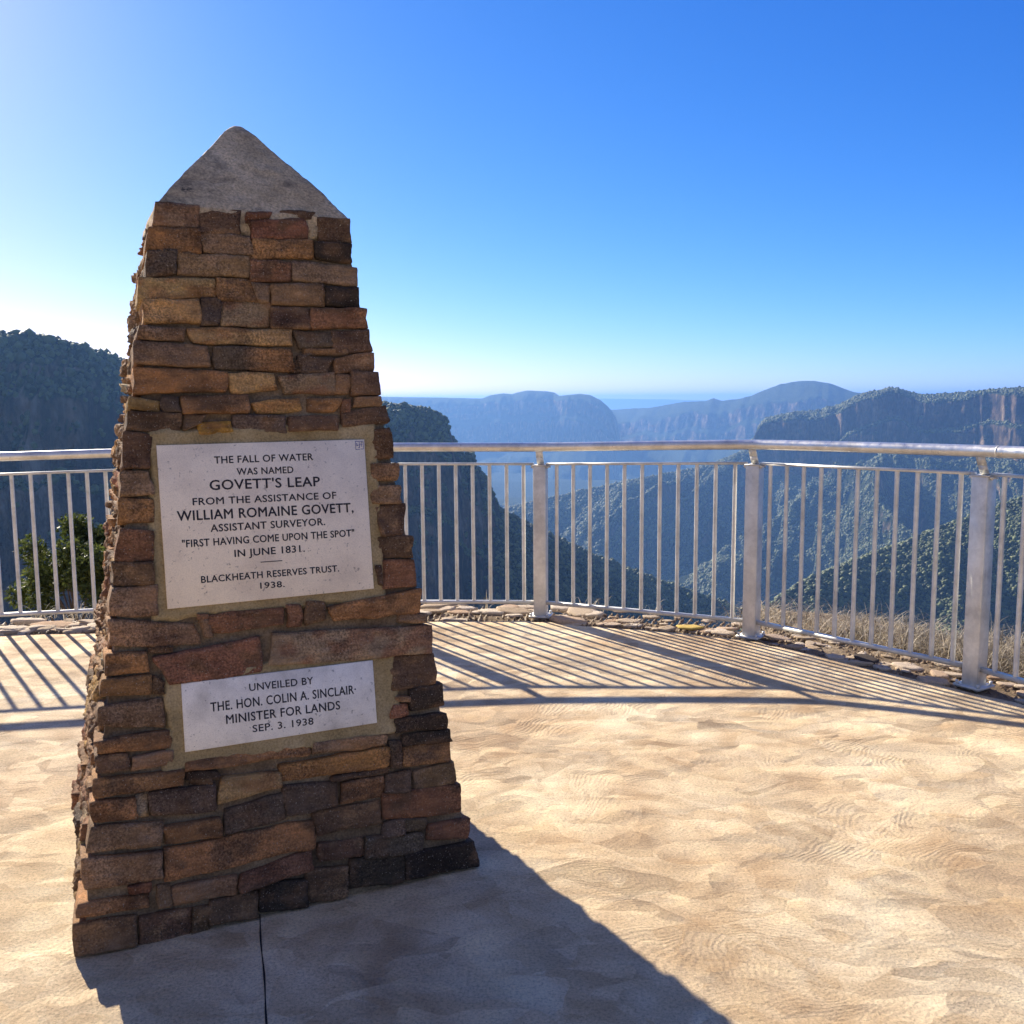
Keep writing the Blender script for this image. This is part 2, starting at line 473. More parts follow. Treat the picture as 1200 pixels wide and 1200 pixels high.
def ridge(name, crest, prof_cliff, prof_slope, outdir, back, M, Nr, seed, flute=(60, 25), spur=(350, 900, 60), jag=0.0):
    """crest rows: (pixel x, pixel y, distance, cliff share 0..1); profiles: (metres out, metres down)"""
    px = np.linspace(crest[0][0], crest[-1][0], M)
    py, D, cf = interp_px(crest, px)
    P = np.array([at(x, y, d) for x, y, d in zip(px, py, D)])
    s = np.concatenate([[0], np.cumsum(np.linalg.norm(np.diff(P[:, :2], axis=0), axis=1))])
    if jag: P[:, 2] += jag * fbm(np.stack([s / 40, s * 0, s * 0], 1), 4, seed + 50)
    od = np.array([*outdir, 0.0]); od /= np.linalg.norm(od)
    t = np.linspace(0, 1, Nr)
    def res(p):
        p = np.array(p, float); L = np.concatenate([[0], np.cumsum(np.linalg.norm(np.diff(p, axis=0), axis=1))])
        # extra samples where the wall is steep
        q = t ** 1.35 * L[-1]
        return np.interp(q, L, p[:, 0]), np.interp(q, L, p[:, 1])
    oc, dc = res(prof_cliff); os_, ds = res(prof_slope)
    out = cf[None] * oc[:, None] + (1 - cf[None]) * os_[:, None]
    drop = cf[None] * dc[:, None] + (1 - cf[None]) * ds[:, None]
    V = P[None] + od * out[..., None]
    V[..., 2] -= drop
    S = np.broadcast_to(s[None], out.shape)
    w = np.clip(drop / 25, 0, 1); w = w * w * (3 - 2 * w)
    q = np.stack([S / flute[0], V[..., 2] / (flute[0] * 5), S * 0], -1).reshape(-1, 3)
    fl = fbm(q, 5, seed, .55).reshape(out.shape) * flute[1]
    q = np.stack([S / (flute[0] * .28), V[..., 2] / (flute[0] * 2.2), S * 0 + 11], -1).reshape(-1, 3)
    fl += fbm(q, 3, seed + 4, .6, True).reshape(out.shape) * flute[1] * .38
    steep = np.abs(np.gradient(drop, axis=0)) / (np.abs(np.gradient(out, axis=0)) + np.abs(np.gradient(drop, axis=0)) + 1e-6)
    q = np.stack([S / 70, V[..., 2] / 22, S * 0 + 3], -1).reshape(-1, 3)
    ledge = fbm(q, 3, seed + 9).reshape(out.shape) * flute[1] * .22
    V += od * ((fl + ledge) * w * (0.35 + .65 * steep))[..., None]
    q = np.stack([S / spur[0], out / spur[1], S * 0 + 7], -1).reshape(-1, 3)
    sp = fbm(q, 5, seed + 20, .5, True).reshape(out.shape)
    V[..., 2] += (sp - .2) * spur[2] * np.clip(out / (spur[1] * .45), 0, 1) * (1 - steep * .7)
    q = V.reshape(-1, 3) / 30
    V[..., 2] += fbm(q, 3, seed + 30).reshape(out.shape) * 3.5 * w
    # the plateau behind the crest
    rows = []
    for k, (bo, bd) in enumerate(back):
        r = P - od * bo; r[:, 2] -= bd
        rows.append(r)
    V = np.concatenate([np.array(rows[::-1]), V], 0)
    o = mesh(name, V.reshape(-1, 3), grid_faces(*V.shape[:2])[:, ::-1], M_HILL, smooth=False)
    tag(o, kind='structure')
    return V, len(rows)

BACK = [(30, 3), (120, 8), (500, 30), (1500, 400)]
# far flat horizon
ridge('hills', [(-2600, 520, 9000, .3), (-1200, 480, 16000, .3), (300, 469, 21000, .5), (620, 468, 21000, .5), (700, 467, 21000, .5), (780, 468, 20000, .5), (868, 470, 20000, .5), (1100, 471, 20000, .4), (1300, 468, 19000, .4), (2200, 470, 15000, .4), (3800, 480, 9000, .4)],
      [(0, 0), (60, 20), (120, 260), (900, 400), (3000, 700)], [(0, 0), (300, 60), (1500, 350), (3000, 700)], (0, -1), [(200, 10), (3000, 500)], 500, 30, 3, (500, 150), (1500, 2500, 120))
# far left mesa with domes
ridge('mesa', [(120, 468, 7600, 1), (300, 466, 7200, 1), (452, 465, 6800, 1), (520, 466, 6700, 1), (565, 467, 6600, 1), (575, 463, 6550, 1), (590, 461, 6500, 1), (600, 462, 6500, 1), (606, 460, 6500, 1), (618, 457.5, 6450, 1), (640, 458.5, 6400, 1), (650, 460, 6400, 1), (655, 464, 6300, 1), (664, 463, 6200, 1), (680, 461.5, 6150, 1), (692, 463, 6100, 1), (704, 469, 6050, 1), (713, 477, 6000, 1), (719, 487, 5980, 1), (722, 500, 5950, 1), (724, 517, 5900, .5), (740, 532, 5800, 0), (765, 545, 5600, 0), (800, 562, 5400, 0), (850, 585, 5200, 0)],
      [(0, 0), (60, 12), (110, 40), (150, 150), (190, 170), (225, 330), (900, 560), (2200, 1100)], [(0, 0), (200, 60), (900, 300), (2200, 800)], (-.15, -1), BACK, 460, 90, 21, (170, 80), (600, 1500, 160))
# far middle mountain
ridge('mountain', [(560, 500, 8200, 1), (690, 482, 7800, 1), (722, 480, 7600, 1), (742, 478.5, 7400, 1), (760, 478, 7200, 1), (800, 471, 6900, 1), (826, 470, 6700, 1), (836, 466.5, 6650, 1), (846, 469.5, 6600, 1), (862, 468, 6500, 1), (880, 464, 6400, 1), (900, 455.5, 6300, 1), (915, 450, 6200, 1), (935, 446.5, 6100, 1), (955, 446.5, 6000, 1), (972, 449, 5900, 1), (988, 455, 5850, 1), (1000, 459.5, 5800, 1), (1030, 464, 5700, 1), (1200, 472, 5500, 1), (1500, 475, 5000, 1)],
      [(0, 0), (150, 40), (300, 95), (335, 200), (375, 215), (400, 310), (1000, 520), (2000, 900)], [(0, 0), (2000, 900)], (-.35, -1), BACK, 460, 90, 41, (150, 75), (500, 1300, 150), 3)
# right range: cliffs, then a long wooded spur running down into the valley
VR, nb = ridge('cliff_range', [(300, 690, 1950, 0), (420, 650, 2150, 0), (500, 625, 2300, 0), (575, 601, 2500, 0), (640, 585, 2600, 0), (700, 572, 2700, 0), (760, 560, 2800, 0), (800, 552, 2900, 0), (840, 543, 3050, 0), (872, 528, 3150, .1), (884, 514, 3150, .6), (889, 500, 3150, 1), (898, 491, 3150, 1), (915, 487, 3120, 1), (930, 484.5, 3100, 1), (950, 483, 3100, 1), (964, 481, 3080, 1), (970, 478, 3050, 1), (980, 476, 3050, 1), (990, 472, 3000, 1), (1004, 465, 2980, 1), (1016, 461, 2960, 1), (1030, 458.5, 2950, 1), (1043, 456, 2950, 1), (1056, 458, 2920, 1), (1070, 462, 2900, 1), (1085, 464, 2850, 1), (1120, 461.5, 2800, 1), (1160, 459.5, 2700, 1), (1188, 456, 2600, 1), (1215, 455, 2550, 1), (1400, 452, 2300, 1), (1700, 450, 2000, 1)],
      [(0, 0), (28, 5), (55, 16), (66, 95), (84, 104), (96, 195), (130, 212), (700, 335), (1500, 500)], [(0, 0), (120, 40), (500, 150), (1500, 420)], (-.42, -1), BACK, 900, 240, 61, (75, 40), (270, 620, 150), 2)
# nearer wooded shoulder lower right
VH, nbh = ridge('wooded_shoulder', [(800, 800, 800, 0), (880, 725, 900, 0), (943, 684, 1020, 0), (990, 664, 1080, 0), (1033, 647, 1120, 0), (1100, 620, 1180, 0), (1150, 602, 1200, 0), (1200, 583, 1200, 0), (1300, 552, 1180, 0), (1500, 505, 1100, .1), (1800, 470, 1000, .3)],
      [(0, 0), (40, 60), (400, 400)], [(0, 0), (60, 20), (250, 120), (700, 330)], (-.25, -1), [(60, 14), (200, 70), (600, 330)], 420, 130, 81, (60, 14), (210, 420, 60), 3)
# near left wall: wooded top, dark cliff, slope running down to the right
VL, nbl = ridge('near_cliff', [(-900, 330, 380, .9), (-400, 360, 470, .9), (-120, 384, 540, .9), (0, 391, 600, .9), (40, 394, 620, .9), (75, 402, 640, .9), (100, 409, 660, .9), (140, 422, 690, .9), (250, 450, 760, 1), (400, 470, 860, 1), (452, 475, 900, 1), (480, 477, 920, 1), (500, 480, 935, 1), (513, 485, 945, 1), (520, 490, 950, 1), (525, 497, 955, 1), (530, 512, 960, 1), (537, 524, 965, 1), (543, 534, 968, .9), (546.5, 541, 970, .9), (548.5, 533, 970, .9), (553, 529.5, 970, .9), (557, 535, 970, .9), (559.5, 548, 975, .8), (566, 558, 980, .7), (574, 572, 990, .6), (585, 596, 1000, .3), (600, 606, 1010, .1), (640, 626, 1040, 0), (700, 654, 1080, 0), (780, 684, 1120, 0), (850, 708, 1150, 0), (950, 750, 1180, 0), (1150, 850, 1200, 0)],
      [(0, 0), (30, 16), (55, 40), (70, 95), (82, 100), (92, 190), (200, 290), (420, 460)], [(0, 0), (50, 22), (200, 110), (520, 380)], (.12, -1), [(20, 2), (80, 10), (300, 60), (900, 420)], 1000, 200, 101, (30, 22), (150, 260, 40), 0)

# valley floor: one sheet to the horizon
def valley():
    ang = np.radians(np.linspace(-180, 180, 241)); rr = np.concatenate([[0.01], np.geomspace(60, 24000, 110)])
    A, R = np.meshgrid(ang, rr)
    X = R * np.sin(A); Y = R * np.cos(A)
    q = np.stack([X, Y, X * 0], -1).reshape(-1, 3)
    Z = -470 + (fbm(q / 900, 5, 5, .5, True) * 90).reshape(X.shape) + np.clip((R - 6000) / 18000, 0, 1) * 260
    o = mesh('ground', np.stack([X, Y, Z], -1).reshape(-1, 3), grid_faces(*X.shape), M_HILL)
    tag(o, kind='structure')
    return np.stack([X, Y, Z], -1)
VG = valley()

# woods on the far slopes (nobody could count them)
def ico(sub):
    import bmesh
    bm = bmesh.new(); bmesh.ops.create_icosphere(bm, subdivisions=sub, radius=1)
    V = np.array([v.co[:] for v in bm.verts]); F = np.array([[v.index for v in f.verts] for f in bm.faces]); bm.free()
    return V, F

def wood(name, V, nb, count, rad, sub, seed, dmax, label, pxr=(-60, 1260), minz=.42, zmin=None):
    rg = np.random.default_rng(seed)
    G = V[nb - 1:] if nb else V
    a, b, c = G[:-1, :-1], G[:-1, 1:], G[1:, :-1]
    n = np.cross(b - a, c - a); ar = np.linalg.norm(n, axis=-1)
    nz = np.abs(n[..., 2]) / (ar + 1e-9)
    ctr = a
    D = ctr[..., 1]
    pxs = 600 + F_PX * ctr[..., 0] / np.maximum(D, 1)
    ok = (nz > minz) & (D > 60) & (D < dmax) & (pxs > pxr[0]) & (pxs < pxr[1])
    w = (ar * ok).ravel(); w /= w.sum()
    idx = rg.choice(len(w), count, p=w)
    i, j = np.unravel_index(idx, ok.shape)
    u, t = rg.random(count)[:, None], rg.random(count)[:, None]
    Pn = a[i, j] + (b[i, j] - a[i, j]) * u + (c[i, j] - a[i, j]) * t
    iv, iF = ico(sub)
    var = []
    amp_ = .42 if sub else .22
    for k in range(8):
        q = iv.copy(); q *= (1 + amp_ * fbm(iv * 1.9 + 9 * k, 2, seed + k))[:, None]; var.append(q)
    var = np.array(var)
    r = rg.uniform(rad[0], rad[1], count) * (1 + .7 * (rg.random(count) > .93))
    S = np.stack([r, r, r * rg.uniform(.7, 1.2, count)], 1)
    ang = rg.uniform(0, 6.28, count)
    B = var[rg.integers(0, 8, count)] * S[:, None, :]
    ca, sa = np.cos(ang)[:, None], np.sin(ang)[:, None]
    X = B[..., 0] * ca - B[..., 1] * sa; Y = B[..., 0] * sa + B[..., 1] * ca
    B = np.stack([X, Y, B[..., 2]], -1) + Pn[:, None, :] + np.array([0, 0, 1]) * (r * .55)[:, None, None]
    Fc = (iF[None] + (np.arange(count) * len(iv))[:, None, None]).reshape(-1, 3)
    o = mesh(name, B.reshape(-1, 3), Fc, M_TREE)
    tag(o, kind='stuff')
    return o
wood('woodland', VL, nbl, 42000, (1.1, 2.4), 1, 1, 1400, '', (-60, 900))
wood('woodland', VH, nbh, 60000, (1.2, 2.5), 0, 2, 1500, '', (750, 1260))
wood('woodland', VG, 0, 30000, (2.6, 4.6), 0, 4, 3600, '', (560, 1000), .5)
wood('woodland', VR, nb, 170000, (1.9, 3.5), 0, 3, 3400, '', (440, 1260), .62)

# ================================================================== SETTING: the platform and its rim
EDGE = [(-9, 4.2), (-6, 5.45), (-4.2, 5.93), (-3.361, 6.097), (-2.702, 6.125), (-1.7, 6.30), (-.633, 6.404), (.193, 6.379), (.38, 6.273), (1.047, 6.04), (1.488, 5.807), (1.892, 5.326), (2.219, 4.886), (2.515, 4.538), (2.92, 3.75), (3.25, 2.7), (3.45, 1.5), (3.5, 0), (3.4, -3)]
def dense(poly, step):
    p = np.array(poly, float); L = np.concatenate([[0], np.cumsum(np.linalg.norm(np.diff(p, axis=0), axis=1))])
    q = np.arange(0, L[-1], step)
    return np.stack([np.interp(q, L, p[:, 0]), np.interp(q, L, p[:, 1])], 1)
ED = dense(EDGE, .04)
for _ in range(6): ED[1:-1] = (ED[:-2] + 2 * ED[1:-1] + ED[2:]) / 4
TN = np.gradient(ED, axis=0); TN /= np.linalg.norm(TN, axis=1)[:, None]
NO = np.stack([-TN[:, 1], TN[:, 0]], 1)          # outward (away from the platform)
jit = fbm(np.stack([np.arange(len(ED)) * .45, np.zeros(len(ED)), np.zeros(len(ED))], 1), 4, 77)
EJ = ED + NO * (jit * .028)[:, None]
C0 = np.array([-1.0, -1.0])
rings = []
for z, k in ((-.09, 1.0), (-.012, 1.0), (0, -.006)):
    p = EJ if k == 1.0 else EJ + NO * k
    rings.append(np.column_stack([p, np.full(len(p), z)]))
tin = [0, .02, .06, .15, .3, .5, .75, 1]
top = []
base2 = EJ + NO * -.006
for t in tin[1:]:
    p = base2 + (C0 - base2) * t
    top.append(np.column_stack([p, np.zeros(len(p))]))
G = np.array(rings + top)
tag(mesh('paving', G.reshape(-1, 3), grid_faces(*G.shape[:2])[:, ::-1], M_SLAB, smooth=False), kind='structure')
# platform behind the viewer; its unseen far end added to bounce sunlight forward
bm_ = MB(); bm_.add([(-9, 4.2, 0), (-1, -1, 0), (-14, -12, 0), (3.4, -3, 0), (12, -12, 0), (-16, 0, 0), (-40, -60, 0), (40, -60, 0)], [[1, 5, 0], [1, 2, 5], [1, 4, 2], [1, 3, 4], [2, 6, 5], [4, 7, 2], [2, 7, 6]])
tag(bm_.build('paving', M_SLAB), kind='structure')
# saw-cut joint in the concrete
jd = np.array([.131, -.436]); jd /= np.linalg.norm(jd); jn = np.array([jd[1], -jd[0]])
J0 = np.array([-.735, 2.587]) - jd * .35
Vj = []; 
for k in range(80):
    p = J0 + jd * (k * .05); wv = .0022 + .0008 * math.sin(k * 1.7)
    o_ = .0015 * math.sin(k * .9)
    Vj += [(*(p + jn * (o_ - wv)), .0012), (*(p + jn * (o_ + wv)), .0012)]
M_JOINT = plain('joint_filler', (.035, .03, .026), .95, 0, .1)
tag(mesh('paving_joint', np.array(Vj), grid_faces(80, 2), M_JOINT), kind='structure')

# rim: strip, brow and drop
ext = [(-.30, -.03), (-.02, -.022), (.12, -.015), (.3, -.02), (.5, -.03), (.75, -.02), (1.0, -.03), (1.3, -.08), (1.7, -.28), (2.2, -.8), (3.2, -2.4), (6, -8), (15, -26), (45, -85), (120, -190), (260, -300), (420, -420)]
er = []
sub = ED[::2]; sn = NO[::2]
for i, (o_, z) in enumerate(ext):
    p = sub + sn * o_
    zz = np.full(len(p), z) + fbm(np.column_stack([p / max(.18, o_ * .25), np.zeros(len(p))]), 4, 31) * min(.02 + max(0, o_ - .4) * .12, 12)
    if o_ < .1: zz = np.minimum(zz, -.012)
    if o_ > .45: zz = zz - (np.clip((1.95 - p[:, 0]) / .3, 0, 1) * min(o_ - .45, .9)) * 1.1
    er.append(np.column_stack([p, zz]))
er = np.array(er)
def refine(er, k=5):
    out = []
    for i in range(len(er) - 1):
        for t in range(k):
            out.append(er[i] + (er[i + 1] - er[i]) * t / k)
    out.append(er[-1]); return np.array(out)
er = refine(er, 4)
er[..., 2] += (fbm(er.reshape(-1, 3) * 9, 4, 8).reshape(er.shape[:2])) * .016
er[..., 2] = np.where((np.arange(len(er)) < 6)[:, None], np.minimum(er[..., 2], -.01), er[..., 2])
tag(mesh('ledge', er.reshape(-1, 3), grid_faces(*er.shape[:2])[:, ::-1], M_EARTH, smooth=True), kind='structure')

# ================================================================== THE STONE OBELISK
FA = .4282
U = np.array([math.cos(FA), math.sin(FA), 0]); Vd = np.array([-math.sin(FA), math.cos(FA), 0]); ZZ = np.array([0, 0, 1.0])
CB = np.array([-.9014, 3.2104, 0]); BH, TH, HS = .5911, .2854, 2.0692
LEAN = U * .0175
obelisk = empty('stone_obelisk', tuple(CB))
tag(obelisk, 'tapering brown sandstone obelisk with grey cement cap and two inscribed plaques', 'monument')
def par(o, p):
    o.parent = p
    o.matrix_parent_inverse = Matrix.Translation(p.location).inverted() if p.parent is None else p.matrix_parent_inverse
    return o
class Face:
    def __init__(s, o, u, up, n, hb, ht):
        s.o, s.u, s.n, s.hb, s.ht = o, u, n, hb, ht
        s.L = np.linalg.norm(up); s.up = up / s.L
    def P(s, a, w, c):
        a = np.asarray(a)[..., None]; w = np.asarray(w)[..., None]; c = np.asarray(c)[..., None]
        return s.o + s.u * a + s.up * w + s.n * c
def mkface(dirn, tang, ls=0.0):
    # dirn: outward horizontal; ls: how far the lean moves the top outward
    up = -dirn * (BH - TH - ls) + ZZ * HS
    n = np.cross(tang, up); n /= np.linalg.norm(n)
    if n @ dirn < 0: n = -n
    return Face(CB + dirn * BH, tang, up, n, BH, TH)
FR = mkface(-Vd, U); LF = mkface(-U, -Vd, -.0175); RT = mkface(U, Vd, .0175); BK = mkface(Vd, -U)

PAL = dict(o=(.375, .195, .083), O=(.50, .255, .085), b=(.29, .175, .092), d=(.165, .098, .055), g=(.145, .105, .070), k=(.062, .045, .030),
           y=(.47, .290, .120), Y=(.66, .36, .080), r=(.29, .140, .075), p=(.37, .240, .145), t=(.42, .34, .22), s=(.22, .125, .06))
_lat = {}
def lattice(nx, ny, nz):
    k = (nx, ny, nz)
    if k in _lat: return _lat[k]
    idx = {}; V = []; F = []
    def vid(i, j, l):
        q = (i, j, l)
        if q not in idx: idx[q] = len(V); V.append((2 * i / nx - 1, 2 * j / ny - 1, 2 * l / nz - 1))
        return idx[q]
    for i in range(nx):
        for j in range(ny):
            F.append([vid(i, j, nz), vid(i + 1, j, nz), vid(i + 1, j + 1, nz), vid(i, j + 1, nz)])
            F.append([vid(i, j, 0), vid(i, j + 1, 0), vid(i + 1, j + 1, 0), vid(i + 1, j, 0)])
    for i in range(nx):
        for l in range(nz):
            F.append([vid(i, 0, l), vid(i + 1, 0, l), vid(i + 1, 0, l + 1), vid(i, 0, l + 1)])
            F.append([vid(i, ny, l), vid(i, ny, l + 1), vid(i + 1, ny, l + 1), vid(i + 1, ny, l)])
    for j in range(ny):
        for l in range(nz):
            F.append([vid(0, j, l), vid(0, j, l + 1), vid(0, j + 1, l + 1), vid(0, j + 1, l)])
            F.append([vid(nx, j, l), vid(nx, j + 1, l), vid(nx, j + 1, l + 1), vid(nx, j, l + 1)])
    _lat[k] = (np.array(V), np.array(F)); return _lat[k]
BM_ = MB()
_seed = [100]
def block(face, quad, col, cin, cout, res=.010, rough=1.0, rr=.0045):
    """quad: TL, TR, BR, BL as (s, w) on the face"""
    q = np.array(quad, float).reshape(4, 2)
    W = (np.linalg.norm(q[1] - q[0]) + np.linalg.norm(q[2] - q[3])) / 2; H = (np.linalg.norm(q[3] - q[0]) + np.linalg.norm(q[2] - q[1])) / 2
    D = cout - cin
    nx, ny, nz = (max(3, min(44, int(W / res))), max(3, min(20, int(H / res))), max(4, min(12, int(D / (res * 1.6)))))
    V, F = lattice(nx, ny, nz)
    _seed[0] += 1; sd = _seed[0]; rg = random.Random(sd)
    h = np.array([W / 2, H / 2, D / 2])
    X = V * h
    r = min(rr * rg.uniform(.8, 1.5), h.min() * .75)
    inn = np.clip(X, -(h - r), h - r); d = X - inn
    L = np.linalg.norm(d, axis=1); X = inn + d * (np.minimum(1, r / np.maximum(L, 1e-9)))[:, None]
    a = (X[:, 0] / h[0] + 1) / 2; b = (X[:, 1] / h[1] + 1) / 2
    # irregular outline
    wob = .12 * min(1, .05 / max(H, .01))
    a = a + .5 * .012 / max(W, .02) * vn(np.stack([b * 2.3, a * 0 + sd, X[:, 2] * 6], 1), 5)
    b = b + .0065 / max(H, .02) * fbm(np.stack([a * W / .07, a * 0 + sd * 1.7, X[:, 2] * 5 + (b > .5) * 9], 1), 2, 6)
    TL, TR, BR, BL = q
    sw = (BL * (1 - a[:, None]) + BR * a[:, None]) * (1 - b[:, None]) + (TL * (1 - a[:, None]) + TR * a[:, None]) * b[:, None]
    c = (X[:, 2] + h[2]) + cin
    front = np.clip((c - cin) / D, 0, 1)
    tx, ty = rg.uniform(-.006, .006), rg.uniform(-.006, .005)
    lf_, hf_ = (1, 1) if rough <= 1 else (.45, 1.5)
    c = c + front * (tx * (a - .5) * 2 + ty * (b - .5) * 2)
    P = face.P(sw[:, 0], sw[:, 1], c)
    dirv = P - face.P(np.array([sw[:, 0].mean()]), np.array([sw[:, 1].mean()]), np.array([c.mean()]))
    dirv /= np.linalg.norm(dirv, axis=1)[:, None]
    n1 = fbm(P * 16 + sd * 3.1, 3, 3) * .006 * lf_ + fbm(P * np.array([34, 34, 85]) + sd, 3, 9) * .0055 * hf_ + fbm(P * 95, 2, 12) * .003 * hf_
    P = P + (face.n * .7 + dirv * .45) * (n1 * rough)[:, None]
    hue = np.array([rg.uniform(.95, 1.08), rg.uniform(.97, 1.03), rg.uniform(.93, 1.06)]) * rg.uniform(.84, 1.18)
    base = np.array(PAL[col]) * hue
    # bands of iron stain that belong to the stone
    band = fbm(np.stack([a * 3 * W / .15 + sd, b * 2.2, a * 0 + sd * .37], 1), 3, 14)
    alt = np.array(PAL[{'o': 'd', 'O': 'o', 'b': 'p', 'd': 'b', 'g': 'd', 'k': 'd', 'y': 'o', 'Y': 'o', 'r': 'd', 'p': 'r', 't': 'y', 's': 'k'}[col]])
    m = np.clip((band - .05) * 3, 0, .75)[:, None]
    if col == 's': m = np.clip((a - .35) * 4, 0, 1)[:, None]; base, alt = np.array(PAL['g']), np.array(PAL['o'])
    BM_.add(P, [F], base * (1 - m) + alt * m)

